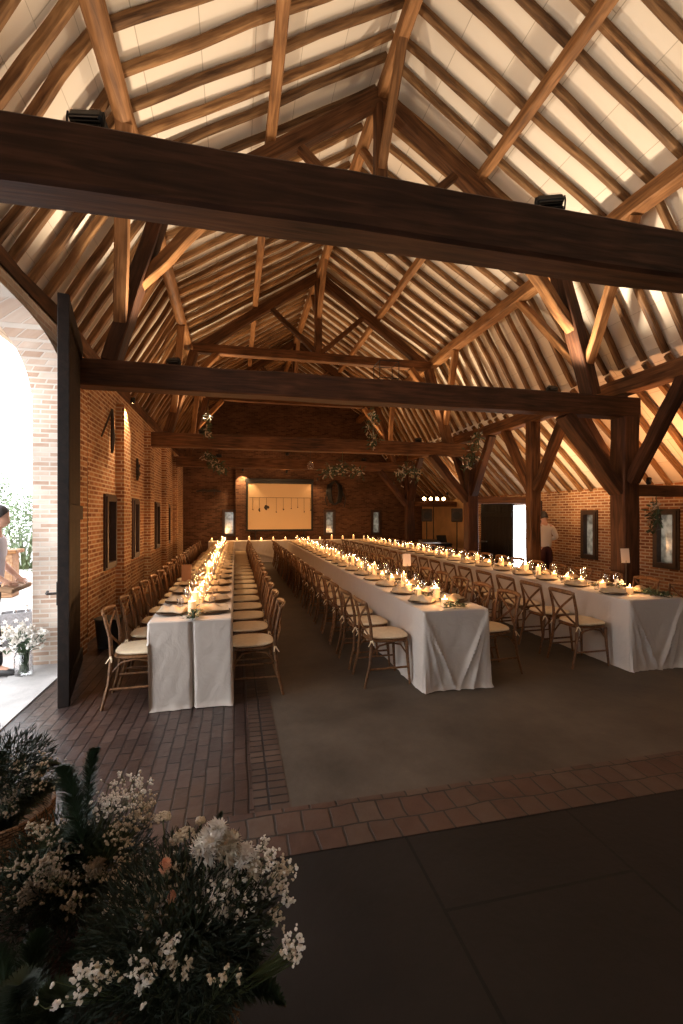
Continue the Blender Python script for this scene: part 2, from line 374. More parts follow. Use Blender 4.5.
def timber(name,p0,p1,w,h,mat,parent=None,wob=.012,up=(0,0,1),seg=10,bow=0,taper=0,c=.012,seed=None):
    TS[0]+=1
    m,Ln=frame_of(p0,p1,up)
    o=timber_mesh(Ln,w,h,seg,wob,seed if seed is not None else TS[0],taper,c,bow).obj(name,mat)
    if parent: o.parent=parent; o.matrix_local=parent_inv(parent)@m
    else: o.matrix_world=m
    return o
def parent_inv(p):
    return (Matrix.Translation(p.location)@p.rotation_euler.to_matrix().to_4x4()).inverted()

# ---------------------------------------------------------------- room shell
def sb(name,mat,*boxes):
    mb=MB()
    for bx in boxes: mb.box(*bx)
    return struct(mb.obj(name,mat))
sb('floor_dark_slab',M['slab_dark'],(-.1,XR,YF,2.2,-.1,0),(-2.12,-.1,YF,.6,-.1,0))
sb('floor_brick_strip',M['strip'],(-.1,XR,2.2,2.56,-.1,.004))
sb('floor_concrete',M['slab'],(.3,XR,2.56,YB,-.1,0))
sb('floor_border_course',M['border'],(.10,.3,2.56,YB,-.1,.003))
sb('floor_pavers',M['paver'],(-1.75,-.1,.6,2.56,-.1,.002),(-1.86,.1,2.56,YB,-.1,.002),(-2.12,-1.75,.6,2.4,-.1,.002))
sb('floor_threshold',M['stone'],(-2.25,-1.75,2.4,5.6,-.1,.012))
sb('floor_outside',M['outside'],(-26,-2.25,-6,40,-.1,-.004),(-2.25,-2.12,5.6,40,-.1,-.004))

# left wall with arched cart door: polygon wall in the y/z plane
def arch_h(y):
    u=abs((y-4.0)/1.6); return 2.62+.86*max(0,(1-u**3))**(1/3)
def wall_left():
    mb=MB(); top=3.63
    x0,x1=-2.16,-1.80
    ys=[2.4+3.2*(1-math.cos(PI*i/32))/2 for i in range(33)]
    prof=[(y,arch_h(y)) for y in ys]
    for x,fl in ((x1,0),(x0,1)):
        b=len(mb.v)
        vs=[];fs=[]
        for y,z in prof: vs+= [(x,y,z),(x,y,top)]
        for i in range(32):
            q=(2*i,2*i+2,2*i+3,2*i+1); fs.append(q if not fl else q[::-1])
        mb.add(vs,fs)
    vs=[];fs=[]
    path=[(2.4,-.0)]+prof
    for y,z in path: vs+=[(x0,y,z),(x1,y,z)]
    for i in range(len(path)-1): fs.append((2*i,2*i+1,2*i+3,2*i+2))
    mb.add(vs,fs)
    return mb
mb=wall_left(); mb.box(-2.16,-1.73,5.6,5.75,0,3.6); mb.box(-2.16,-1.80,YF,2.4,0,3.63); mb.box(-2.16,-1.80,2.4,5.6,3.61,3.63)
struct(mb.obj('wall_left_front',M['brick_pale']))
# the wall beyond the cart door with window openings
WINL=[(7.17,7.72,.88,1.92),(9.0,9.45,.88,1.92),(11.4,11.9,.88,1.92),(13.2,13.7,.88,1.92)]
def wall_with_windows(name,x0,x1,y0,y1,z0,z1,wins,mat,axis='y',extra=()):
    mb=MB(); cur=y0
    def B(a,b,c,d):
        if axis=='y': mb.box(x0,x1,a,b,c,d)
        else: mb.box(a,b,x0,x1,c,d)
    for (a,b,c,d) in sorted(wins):
        B(cur,a,z0,z1)
        if c>z0: B(a,b,z0,c)
        B(a,b,d,z1); cur=b
    B(cur,y1,z0,z1)
    for e in extra: mb.box(*e)
    return struct(mb.obj(name,mat))
PIL=[(5.75,6.0),(7.85,8.3),(10.15,10.6),(12.4,12.8),(14.5,14.9)]
wall_with_windows('wall_left',-2.16,XL,5.75,YB,0,3.62,WINL,M['brick'],extra=[(XL-.01,XL+.12,a,b,0,3.42) for a,b in PIL])
DOORR=(9.95,12.45,0,1.92)
WINR=[(6.3,6.73,.74,1.72),(8.1,8.5,.74,1.72),DOORR]
wall_with_windows('wall_right',XR,XR+.35,YF,13.6,0,AZ+.05,WINR,M['brick'])
sb('wall_right_plaster',M['plaster'],(XR,XR+.35,13.6,YB,0,AZ+.05))
WINE=[(-.45,-.02,.9,1.82),(3.35,3.75,.9,1.82),(5.25,5.62,.9,1.82)]
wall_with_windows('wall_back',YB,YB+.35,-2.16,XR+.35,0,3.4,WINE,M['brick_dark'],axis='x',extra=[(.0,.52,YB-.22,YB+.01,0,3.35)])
# gable above
mb=MB(); g=[(-2.1,3.4),(XR,3.4),(XR,3.4),(PXR+.02,PZ+.2),(RX,RZ+.2),(PXL-.02,PZ+.2)]
g=[(-2.1,3.4),(6.2,3.4),(LXr,LZ+.15),(PXR+.05,PZ+.15),(RX,RZ+.18),(PXL-.05,PZ+.15),(LXl,LZ+.2)]
n=len(g); mb.add([(x,YB,z) for x,z in g]+[(x,YB+.35,z) for x,z in g],[tuple(range(n)),tuple(range(2*n-1,n-1,-1))]+[(i,(i+1)%n,n+(i+1)%n,n+i) for i in range(n)])
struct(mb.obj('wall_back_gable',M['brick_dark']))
# wall behind the camera, with a wide doorway
wall_with_windows('wall_front',YF-.3,YF,-2.16,XR+.35,0,7.6,[(-.2,1.2,0,2.2)],M['brick_dark'],axis='x')

# ceilings (sarking boards above the rafters)
RD=.08  # rafter depth
def slab_between(name,p,q,mat,off,th=.04,ya=YF-.3,yb=YB+.35):
    a=V((p[0],0,p[1])); b=V((q[0],0,q[1])); d=(b-a).normalized(); nrm=V((-d.z,0,d.x))
    if nrm.z<0: nrm=-nrm
    a2=a+nrm*off; b2=b+nrm*off; mb=MB(); vs=[]
    for y in (ya,yb):
        for pt in (a2,b2,b2+nrm*th,a2+nrm*th): vs.append((pt.x,y,pt.z))
    mb.add(vs,[(0,1,2,3),(7,6,5,4),(0,4,5,1),(1,5,6,2),(2,6,7,3),(3,7,4,0)])
    return struct(mb.obj(name,mat))
slab_between('ceiling_upper_left',(PXL-.05,PZ-.03),(RX+.08,RZ+.05),M['ceiling'],RD+.026)
slab_between('ceiling_upper_right',(PXR+.05,PZ-.03),(RX-.08,RZ+.05),M['ceiling'],RD+.026)
slab_between('ceiling_lower_left',(PXL+.06,PZ+.1),(LXl-.25,LZ-.42),M['ceiling'],RD+.026)
slab_between('ceiling_lower_right',(PXR-.06,PZ+.1),(LXr,LZ),M['ceiling'],RD+.026)
slab_between('ceiling_aisle',(LXr-.05,LZ+.05),(XR+.3,LZ-(XR+.3-LXr)*(LZ-AZ)/(XR-LXr)),M['ceiling'],RD+.026)

# ---------------------------------------------------------------- rafters
def rafter_set(kind,p,q,group,where,seed,step=.35,y0=2.62):
    a=V((p[0],0,p[1])); b=V((q[0],0,q[1])); d=(b-a).normalized(); nrm=V((-d.z,0,d.x))
    if nrm.z<0: nrm=-nrm
    a=a+nrm*(RD/2-.002); b=b+nrm*(RD/2-.002)
    rr=random.Random(seed); protos=[]
    y=y0; i=0
    while y<YB-.1:
        i+=1
        yy=y+rr.uniform(-.035,.035)
        m,Ln=frame_of(a+V((0,yy,0)),b+V((0,yy+rr.uniform(-.05,.05),0)),up=nrm)
        k=rr.randrange(5)
        if len(protos)<=k:
            o=timber_mesh(Ln,.078,RD-.004,12,.015,seed*10+len(protos),0,.01).obj(kind,M['rafter']); protos.append(o)
        else: o=protos[k].copy(); COL.objects.link(o)
        o.matrix_world=m
        tag(o,f'{nth(i)} rough rafter from the front {where}','rafter',group,'thing')
        y+=step
rafter_set('rafter',(PXL-.02,PZ),(RX-.02,RZ),'rafters of the upper slope, doorway side','on the upper slope, doorway side',11)
rafter_set('rafter',(PXR+.02,PZ),(RX+.02,RZ),'rafters of the upper slope, aisle side','on the upper slope, aisle side',12)
rafter_set('rafter',(LXl-.0,LZ-.0),(PXL-.03,PZ-.05),'steep rafters above the brick wall','on the steep slope above the doorway wall',13)
rafter_set('rafter',(LXr,LZ+.01),(PXR+.03,PZ-.05),'steep rafters above the arcade','on the steep slope above the oak posts',14)
rafter_set('rafter',(XR-.0,AZ+.0),(LXr+.03,LZ-.03),'rafters over the side aisle','over the low side aisle',15)

# ---------------------------------------------------------------- long timbers
def long_timber(name,x,z,w,h,label,mat,ya=1.2,yb=YB-.01,rnd=False,wob=.03,cat='purlin'):
    if rnd:
        mb=MB(); pts=[];rad=[]
        for i in range(30):
            t=i/29; y=(yb-ya)*(t-.5)
            pts.append((y,.03*noise.noise(V((t*8,1,x))),.03*noise.noise(V((t*8,5,x))))); rad.append(w/2*(1+.1*noise.noise(V((t*14,9,x)))))
        mb.tube(pts,rad,12); o=mb.obj(name,mat,smooth=True); m,_=frame_of((x,ya,z),(x,yb,z)); o.matrix_world=m
    else: o=timber(name,(x,ya,z),(x,yb,z),w,h,mat,wob=wob,seg=24)
    return tag(o,label,cat,None,'thing')
long_timber('purlin',PXL+.02,PZ-.15,.19,.2,'round debarked log purlin carrying the rafters on the doorway side',M['light_oak'],rnd=True)
long_timber('purlin',PXR-.03,PZ-.14,.2,.2,'square oak purlin carrying the rafters on the aisle side',M['light_oak'],wob=.015)
long_timber('purlin',.42,rz_upper(.42)-.105,.12,.13,'slim middle purlin of the upper slope, doorway side',M['light_oak'],wob=.01)
long_timber('purlin',3.28,rz_upper(3.28)-.105,.12,.13,'slim middle purlin of the upper slope, aisle side',M['light_oak'],wob=.01)
long_timber('ridge_timber',RX,RZ-.15,.13,.2,'ridge timber at the very top of the roof',M['light_oak'],wob=.01,cat='ridge')
long_timber('arcade_plate',XP,3.58,.22,.24,'long oak plate running over the arcade posts',M['oak_old'],ya=1.2,cat='plate')
long_timber('wall_plate',-1.94,3.737,.22,.2,'oak plate on the wall above the cart doorway',M['oak_old'],ya=1.2,cat='plate')

# ---------------------------------------------------------------- tie beam in front
TB0,TB1=3.10,3.38
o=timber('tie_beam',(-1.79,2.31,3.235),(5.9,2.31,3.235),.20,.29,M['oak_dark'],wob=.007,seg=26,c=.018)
tag(o,'huge dark tie beam spanning the barn closest overhead','beam',None,'thing')

# ---------------------------------------------------------------- roof trusses
def truss(y,label,lit):
    t=thing('roof_truss',label,'roof truss',(RX,y,TB0),0,'oak roof trusses over the tables'); t['kind']='thing'
    D=M['oak_dark'] if not lit else M['oak_old']; O=M['oak_old']; LO=M['light_oak']  # lit trusses get the paler oak, their light put into the colour
    timber('tie_beam',(XL+.125,y,TB0+.15),(XP+.17,y,TB0+.15),.24,.3,D,t,wob=.008,seg=20,c=.016)
    cz=5.25; 
    timber('collar',(PXL+.14,y,cz),(PXR-.14,y,cz),.17,.2,O,t,wob=.012)
    for s in (-1,1):
        xb=RX+s*3.25; xt=RX+s*2.72
        timber('principal_post',(xb,y,TB1+.02),(xt,y,cz-.08),.17,.24,D,t,up=(0,1,0))
        timber('knee_brace',(RX+s*(3.10),y,4.15),(RX+s*2.25,y,cz-.09),.13,.17,LO,t,up=(0,1,0),bow=0)
        # longitudinal wind braces up to the purlins
        px=PXL+.02 if s<0 else PXR-.03
        for q in (-1,1):
            timber('wind_brace',(RX+s*3.13,y+q*.08,3.85),(px+s*.0,y+q*1.15,PZ-.22),.10,.14,LO,t,up=(1,0,0),wob=.008)
        # upper principal
        timber('principal_rafter',(RX+s*2.62,y,cz+.02),(RX+s*.02,y,rz_upper(RX)-.19),.16,.20,O,t,wob=.01)
        timber('strut',(RX+s*.06,y,cz+.12),(RX+s*1.12,y,rz_upper(RX+1.12)-.28),.10,.12,O,t,wob=.008,up=(0,1,0))
        timber('ridge_brace',(RX,y+s*.06,6.15),(RX,y+s*.85,RZ-.2),.09,.11,LO,t,wob=.005,up=(1,0,0))
    timber('king_post',(RX,y,cz+.05),(RX,y,RZ-.15),.16,.16,O,t,wob=.006,up=(0,1,0))
    return t
truss(5.7,'oak truss with king post, first one beyond the front tie beam',False)
truss(10.3,'oak truss over the middle of the tables, second from the front',True)
truss(14.4,'far oak truss just before the projector screen wall',True)

# ---------------------------------------------------------------- arcade posts
def post(y,label,main,w=.36):
    t=thing('arcade_post',label,'post',(XP,y,0),0,'oak arcade posts along the aisle'); t['kind']='thing'
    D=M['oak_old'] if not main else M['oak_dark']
    top=TB0 if main else 3.47
    timber('shaft',(XP,y,0.12),(XP,y,top+.0),w,w*.95,D,t,wob=.01,up=(0,1,0),c=.02)
    mb=MB(); mb.box(-w*.62,w*.62,-w*.62,w*.62,0,.12,c=.01); mb.obj('stone_base',M['stone'],t)
    ww=w*.42
    for q in (-1,1):
        timber('arch_brace',(XP,y+q*w*.45,2.15),(XP,y+q*.95,3.47),.15,.17,D,t,up=(1,0,0),bow=0,wob=.01)
    if main:
        timber('knee_brace',(XP-w*.40,y,2.0),(XP-1.05,y,TB0+.01),.16,.24,D,t,up=(0,1,0),wob=.01)
        timber('aisle_tie',(XP+w*.45,y,2.02),(XR-.005,y,2.02),.15,.17,M['oak_old'],t,wob=.01)
    return t
post(5.7,'massive oak post with braces beside the two near aisle windows',True,.29)
post(7.86,'slimmer oak post in front of the bright aisle door gap',False,.215)
post(10.3,'oak post with curved braces behind the far aisle tables, third from the front',True,.28)
post(14.4,'far oak post beside the loudspeakers',True,.27)

# ---------------------------------------------------------------- windows
WN=[0]
def window(axis,a0,a1,z0,z1,wall,pane,inward,depth=.06):
    WN[0]+=1
    t=bpy.data.objects.new(f'window_{WN[0]}',None); COL.objects.link(t); struct(t)
    mb=MB(); f=.065
    def B(u0,u1,v0,v1,d0,d1):
        lo,hi=sorted((wall+inward*d0,wall+inward*d1))
        if axis=='y': mb.box(lo,hi,u0,u1,v0,v1)
        else: mb.box(u0,u1,lo,hi,v0,v1)
    B(a0-.0,a0+f,z0,z1,-.1,.05);B(a1-f,a1,z0,z1,-.1,.05);B(a0+f,a1-f,z1-f,z1,-.1,.05);B(a0+f,a1-f,z0,z0+f,-.1,.05)
    B(a0-.035,a0,z0-.035,z1+.035,.0,.03);B(a1,a1+.035,z0-.035,z1+.035,0,.03);B(a0,a1,z1,z1+.035,0,.03);B(a0,a1,z0-.035,z0,0,.03)
    fr=mb.obj('window_frame',M['frame'],t)
    mb=MB(); B(a0+f,a1-f,z0+f,z1-f,-.06,-.05); mb.obj('pane',pane,t)
    return t
for (a,b,c,d) in WINL: window('y',a,b,c,d,XL,M['pane_dark'],1)
for (a,b,c,d) in WINR[:2]: window('y',a,b,c,d,XR,M['pane'],-1)
for (a,b,c,d) in WINE: window('x',a,b,c,d,YB,M['pane'],-1)
# right door leaf (half-open, sliding inside the wall)
def plank_leaf(mb,axis,u0,u1,w0,w1,z0,z1,n):
    for i in range(n):
        a=u0+(u1-u0)*i/n+.003; b=u0+(u1-u0)*(i+1)/n-.003
        if axis=='y': mb.box(w0,w1,a,b,z0,z1,c=.004)
        else: mb.box(a,b,w0,w1,z0,z1,c=.004)
mb=MB(); plank_leaf(mb,'y',11.0,12.6,XR-.07,XR-.02,.02,1.98,9)
for z in (.35,1.6): mb.box(XR-.1,XR-.07,11.02,12.58,z,z+.12,c=.005)
struct(mb.obj('door_1',M['doorpaint']))
mb=MB(); mb.box(XR-.03,XR+.1,9.85,9.95,0,2.0); mb.box(XR-.03,XR+.1,12.62,12.7,0,2.0); struct(mb.obj('trim_1',M['frame']))
# cart door leaf, opened inwards
p0=V((-1.435,4.33,0)); p1=V((-1.70,5.58,0)); dv=(p1-p0).normalized(); ang=math.atan2(dv.y,dv.x); Ld=(p1-p0).length
t=bpy.data.objects.new('door_2',None); COL.objects.link(t); struct(t); t.location=p0; t.rotation_euler=(0,0,ang)
mb=MB(); plank_leaf(mb,'x',0.07,Ld,-.02,.02,.03,3.53,9); mb.obj('door_leaf',M['doorpaint'],t)
mb=MB(); mb.box(0,.07,-.045,.045,.0,3.55,c=.005); mb.box(0.07,Ld,-.045,-.02,.03,.18,c=.004); mb.box(.07,Ld,-.045,-.02,1.6,1.75,c=.004); mb.box(.07,Ld,-.045,-.02,3.38,3.53,c=.004); mb.obj('door_frame',M['doorpaint'],t)
mb=MB(); mb.tube([(0.02,.045,.98),(.02,.12,.98),(.05,.13,.98),(.12,.13,.985)],.011,8); mb.box(0.0,.05,.043,.052,.88,1.08,c=.002); mb.obj('door_handle',M['iron'],t,smooth=30)

# ---------------------------------------------------------------- tablecloths
def cloth(x0,x1,y0,y1,ztop,seed,split=False,sideb=0):
    mb=MB(); r=.02; per=[]
    def side(a,b,nrm,n):
        for i in range(n): 
            t=i/n; per.append((a[0]+(b[0]-a[0])*t,a[1]+(b[1]-a[1])*t,nrm))
    ds=.028
    nf=int((x1-x0)/.014); ns=int((y1-y0)/.045)
    c=.02
    def corner(cx,cy,a0):
        for i in range(6):
            th=a0+PI/2*i/6; per.append((cx+c*math.cos(th),cy+c*math.sin(th),(math.cos(th),math.sin(th))))
    side((x0+c,y0),(x1-c,y0),(0,-1),nf); corner(x1-c,y0+c,-PI/2)
    side((x1,y0+c),(x1,y1-c),(1,0),ns); corner(x1-c,y1-c,0)
    side((x1-c,y1),(x0+c,y1),(0,1),nf); corner(x0+c,y1-c,PI/2)
    side((x0,y1-c),(x0,y0+c),(-1,0),ns); corner(x0+c,y0+c,PI)
    P=len(per); s=0; arc=[0]
    for i in range(1,P): s+=math.hypot(per[i][0]-per[i-1][0],per[i][1]-per[i-1][1]); arc.append(s)
    rows=[]; H=ztop
    zs=[(0,-.006),(.0,0)]
    K=22; vs=[]
    # top ring slightly inside
    vs+=[(x-n[0]*.012,y-n[1]*.012,ztop) for x,y,n in per]
    vs+=[(x,y,ztop-.008) for x,y,n in per]
    for k in range(1,K+1):
        t=k/K; z=ztop-.008-(ztop-.010)*t
        for i,(x,y,n) in enumerate(per):
            a=arc[i]; front=abs(n[1])>.5
            w1=noise.noise(V((a*5.5,seed*3.1,t*.5))); w2=noise.noise(V((a*13+t*4,seed,t*1.6)))
            if front and n[1]<0:
                u=(x-(x0+x1)/2)/((x1-x0)/2)
                off=.035*t*max(0,w1+.25)+.014*t*w2
                # tension folds fanning from the corners
                for cx,sg in ((-1,1),(1,-1)):
                    for k2,(a2,am) in enumerate(((.78,.05),(.45,.038),(.16,.02))):
                        line=cx+sg*a2*t*1.25
                        off+=am*math.exp(-((u-line)/.06)**2)*min(1,t*2)*(1-.5*t)
                off+=.05*t*t*abs(u)**4
                if split:
                    off=.02*t*t*abs(u)**3+.012*t*w1+.006*w2*t
                    off-=.05*math.exp(-((u-.02-.05*t)/.035)**2)
            else:
                off=t**.8*(.006+.016*max(0,w1+.3))+.010*t*w2
            if sideb and abs(n[0])>.5:
                bl=min(1,max(0,(y-y0-.03)/.10),max(0,(y1-y-.03)/.10)); z=z+(ztop-.008-(ztop-.008-sideb)*t-z)*bl; off=off*(1-bl)+bl*(.003+.004*max(0,w1))
            elif abs(n[0])>.5: off=min(off,.028)
            if k==K and not (sideb and abs(n[0])>.5): off+=.012+.012*abs(w2)
            vs.append((x+n[0]*off,y+n[1]*off,max(.008,z)))
    fs=[]
    for k in range(K+1):
        for i in range(P):
            j=(i+1)%P; fs.append((k*P+j,k*P+i,(k+1)*P+i,(k+1)*P+j))
    mb.add(vs,fs)
    mb.add([vs[i] for i in range(P)],[tuple(range(P))])
    return mb.obj('tablecloth',M['linen'],smooth=50)
TY0,TY1=4.02,15.25
TABLES=[(-.72,-.03,TY0+.05,'table by the brick wall'),(1.70,2.38,3.95,'middle table'),(4.04,4.76,3.98,'table by the oak posts')]
for i,(a,b,y0,nm) in enumerate(TABLES):
    o=cloth(a,b,y0,TY1,.75,i+1,split=(i==0),sideb=.56 if i==0 else 0)
    tag(o,['white cloth with a centre split draped over the long table by the brick wall','white creased cloth draped to the floor over the long middle table','white satin-like cloth draped over the long table by the oak posts'][i],'tablecloth','long white tablecloths')
o=cloth(-.9,5.0,16.0,16.6,.75,9); tag(o,'white cloth on the head table standing crosswise before the screen','tablecloth')

t=thing('banquet_table','long wooden table under the split cloth beside the brick wall','table',(-.375,9.6,0))
MB().box(-.325,.325,-5.3,5.5,.70,.742,c=.004).obj('tabletop',M['chair_wood'],t)
for yy in (-4.9,-2.5,0,2.5,4.9):
    for xx in (-.12,.12): MB().box(xx-.025,xx+.025,yy-.025,yy+.025,0,.70,c=.004).obj('leg',M['chair_wood'],t)
# ---------------------------------------------------------------- chair
def chair_parts():
    P={}
    def rr(w0,w1,d0,d1,z0,z1,p=3.2,n=28,puff=0):
        mb=MB(); vs=[]; rings=[(.90,z0),(1,z0+.3*(z1-z0)),(1,z0+.7*(z1-z0)),(.90,z1)]
        if puff: rings=[(.88,z0),(.98,z0+.25*(z1-z0)),(1,z0+.5*(z1-z0)),(.96,z0+.8*(z1-z0)),(.82,z1-.002),(.45,z1+puff)]
        for s,z in rings:
            for k in range(n):
                th=2*PI*k/n; c_,s_=math.cos(th),math.sin(th)
                ux=math.copysign(abs(c_)**(2/p),c_); uy=math.copysign(abs(s_)**(2/p),s_)
                yy=(d0+d1)/2+uy*(d1-d0)/2*s; w=w0+(w1-w0)*((uy+1)/2)
                vs.append((ux*w/2*s,yy,z))
        fs=[tuple(range(n-1,-1,-1)),tuple((len(rings)-1)*n+k for k in range(n))]
        for i in range(len(rings)-1):
            for k in range(n):
                j=(k+1)%n; fs.append((i*n+k,i*n+j,(i+1)*n+j,(i+1)*n+k))
        mb.add(vs,fs); return mb
    P['seat_frame']=[(rr(.38,.43,-.20,.21,.415,.447),'chair_wood')]
    P['cushion']=[(rr(.38,.43,-.19,.215,.448,.482,puff=.008),'cushion')]
    tb=[]
    for s in (-1,1):
        m=MB(); m.tube([(s*.17,-.185,.462),(s*.186,-.197,.455),(s*.2,-.21,.43),(s*.205,-.235,.395)],[.006,.009,.007,.004],5)
        m.tube([(s*.186,-.197,.455),(s*.215,-.19,.43),(s*.225,-.185,.405)],[.008,.007,.004],5); tb.append((m,'cushion'))
    P['cushion_tie']=tb
    legs=[]
    for s in (-1,1):
        m=MB(); m.tube([(s*.18,.165,.42),(s*.186,.175,.25),(s*.198,.195,0)],[.019,.016,.012],8); legs.append((m,'chair_wood'))
        m=MB(); m.tube([(s*.20,-.27,0),(s*.19,-.215,.22),(s*.183,-.196,.43),(s*.182,-.205,.6),(s*.186,-.235,.735),(s*.188,-.25,.80)],[.013,.016,.018,.016,.015,.014],8); legs.append((m,'chair_wood'))
    P['leg']=legs
    m=MB(); pts=[]
    for i in range(11):
        u=-1+2*i/10; pts.append((u*.202,-.25-.045*(1-u*u),.803+.012*(1-u*u)))
    m.tube(pts,[.016]+[.024]*9+[.016],8,flat=.55,up=(0,0,1)); P['back_rail']=[(m,'chair_wood')]
    cr=[]
    for s in (-1,1):
        m=MB(); pts=[]
        for i in range(9):
            t=i/8; pts.append((s*(.176-.352*t),-.246+.05*t-.035*math.sin(PI*t)-(.006 if s>0 else 0),.768-.31*t))
        m.tube(pts,.013,6,flat=.7); cr.append((m,'chair_wood'))
    P['cross_brace']=cr
    st=[]
    for s in (-1,1):
        m=MB(); m.tube([(s*.192,.18,.17),(s*.192,-.235,.17)],.010,6); st.append((m,'chair_wood'))
        m=MB(); m.tube([(s*.186,-.2,.30),(s*.186,-.12,.39),(s*.184,0,.412),(s*.184,.1,.39),(s*.184,.165,.30)],.009,6); st.append((m,'chair_wood'))
    m=MB(); m.tube([(-.186,.17,.30),(-.12,.168,.39),(0,.166,.412),(.12,.168,.39),(.186,.17,.30)],.009,6); st.append((m,'chair_wood'))
    P['stretcher']=st
    return P
CP=chair_parts()
def build_chair():
    t=thing('cross_back_chair','','chair')
    for nm,lst in CP.items():
        for mb,mt in lst:
            o=mb.obj(nm,M[mt],t,smooth=45); kids(t,o)
            if nm=='cushion_tie': o['label']='cream fabric tie'
    return t
def build_far_chair():
    mb=MB()
    for nm,lst in CP.items():
        if nm=='cushion_tie': continue
        for q,mt in lst: mb.add(q.v,q.f,1 if mt=='cushion' else 0)
    return mb.obj('cross_back_chair',[M['chair_wood'],M['cushion']],smooth=45)
near=build_chair(); far=build_far_chair(); used=[False,False]
STEP=.555; NCH=20
rows=[(0,-1,'wall side of brick-wall table'),(0,1,'aisle side of brick-wall table'),(1,-1,'doorway side of middle table'),(1,1,'posts side of middle table'),(2,-1,'doorway side of oak-post table'),(2,1,'posts side of oak-post table')]
cr=random.Random(5)
for ti,sd,where in rows:
    x0,x1,ty,_=TABLES[ti]
    for k in range(NCH):
        y=4.42+k*STEP+(-.05,-.05,-.04)[ti]+(.03 if ti==0 else 0)
        x=(x0-.195 if sd<0 else x1+.195)+cr.uniform(-.012,.012)+(sd*.055)+((.13 if sd<0 else -.07) if ti==0 else 0)
        rz=(-PI/2 if sd<0 else PI/2)+cr.uniform(-.05,.05)
        lab=f'cross-back chair with cream cushion, {nth(k+1)} from the front, {where}'
        if k<8:
            if not used[0]: near.location=(x,y,0); near.rotation_euler=(0,0,rz); near['label']=lab; near['group']='cross-back chairs on the '+where; used[0]=True
            else: copy_tree(near,(x,y,0),rz,lab,'cross-back chairs on the '+where)
        else:
            o=far if not used[1] else far.copy()
            if used[1]: COL.objects.link(o)
            used[1]=True
            o.location=(x,y,0); o.rotation_euler=(0,0,rz); tag(o,lab,'chair','cross-back chairs on the '+where)

# ---------------------------------------------------------------- table ware
def plate_mesh(): return MB().lathe([(.0001,.006),(.09,.006),(.10,.010),(.135,.018),(.145,.022),(.145,.016),(.11,.004),(.08,0),(.0001,0)],28)
def napkin_mesh(seed):
    mb=MB(); n=14; m=9; vs=[]; rr=random.Random(seed)
    for j in range(m+1):
        for i in range(n+1):
            u=-1+2*i/n; v=-1+2*j/m
            w=.052+.022*abs(u)
            x=u*.125; y=v*w
            h=.006+.045*(1-abs(v)**1.6)*(1-.55*abs(u)**2)+.012*math.sin(u*7+v*3+seed)*(1-v*v)+.008*noise.noise(V((u*3,v*5,seed)))
            vs.append((x,y,max(.002,h)))
    fs=[]
    W=n+1
    for j in range(m):
        for i in range(n): fs.append((j*W+i,j*W+i+1,(j+1)*W+i+1,(j+1)*W+i))
    b=len(vs); vs2=[(v[0],v[1],0) for v in vs]
    edge=[(i) for i in range(W)]+[j*W+n for j in range(1,m+1)]+[m*W+i for i in range(n-1,-1,-1)]+[j*W for j in range(m-1,0,-1)]
    E=len(edge); base=[vs2[e] for e in edge]; vs+=base
    for i in range(E):
        j=(i+1)%E; fs.append((edge[j],edge[i],b+i,b+j))
    fs.append(tuple(b+i for i in range(E-1,-1,-1)))
    mb.add(vs,fs); return mb
def glass_mesh():
    return MB().lathe([(.0001,0),(.033,.001),(.030,.005),(.006,.012),(.004,.03),(.004,.085),(.012,.095),(.030,.115),(.037,.14),(.036,.17),(.030,.20),(.029,.20),(.035,.17),(.036,.14),(.029,.117),(.010,.098),(.0001,.094)],16)
def tumbler_mesh():
    return MB().lathe([(.0001,0),(.028,0),(.034,.09),(.0325,.09),(.0265,.006),(.0001,.006)],16)
pl=plate_mesh().obj('charger_plate',M['charger'],smooth=40)
naps=[napkin_mesh(i).obj('napkin',M['napkin'],smooth=60) for i in range(4)]
gl=glass_mesh().obj('wine_glass',M['glass'],smooth=60)
tu=tumbler_mesh().obj('water_tumbler',M['glass'],smooth=60)
usedp=set()
def place(proto,loc,rz,lab,cat,grp):
    if proto.name in usedp: o=proto.copy(); COL.objects.link(o)
    else: o=proto; usedp.add(proto.name)
    o.location=loc; o.rotation_euler=(0,0,rz); tag(o,lab,cat,grp); return o
ZT=.7505
for ti,sd,where in rows:
    x0,x1,ty,_=TABLES[ti]
    for k in range(NCH):
        y=4.42+k*STEP+(-.05,-.05,-.04)[ti]+cr.uniform(-.02,.02)
        x=(x0+.165 if sd<0 else x1-.165)
        w=f'{nth(k+1)} setting from the front, {where}'
        place(pl,(x,y,ZT),0,f'dark charger plate at the {w}','plate','charger plates on the '+where)
        place(cr.choice(naps),(x,y,ZT+.0228),cr.uniform(-.35,.35)+(0 if sd<0 else PI)+.5*sd,f'folded beige napkin at the {w}','napkin','napkins on the '+where)
        xi=(x0+.27 if sd<0 else x1-.27)
        place(gl,(xi-sd*.0,y+.215,ZT),0,f'wine glass at the {w}','glass','wine glasses on the '+where)
        if k<17: place(tu,(xi+sd*.075,y+.278,ZT),0,f'water tumbler at the {w}','glass','water tumblers on the '+where)
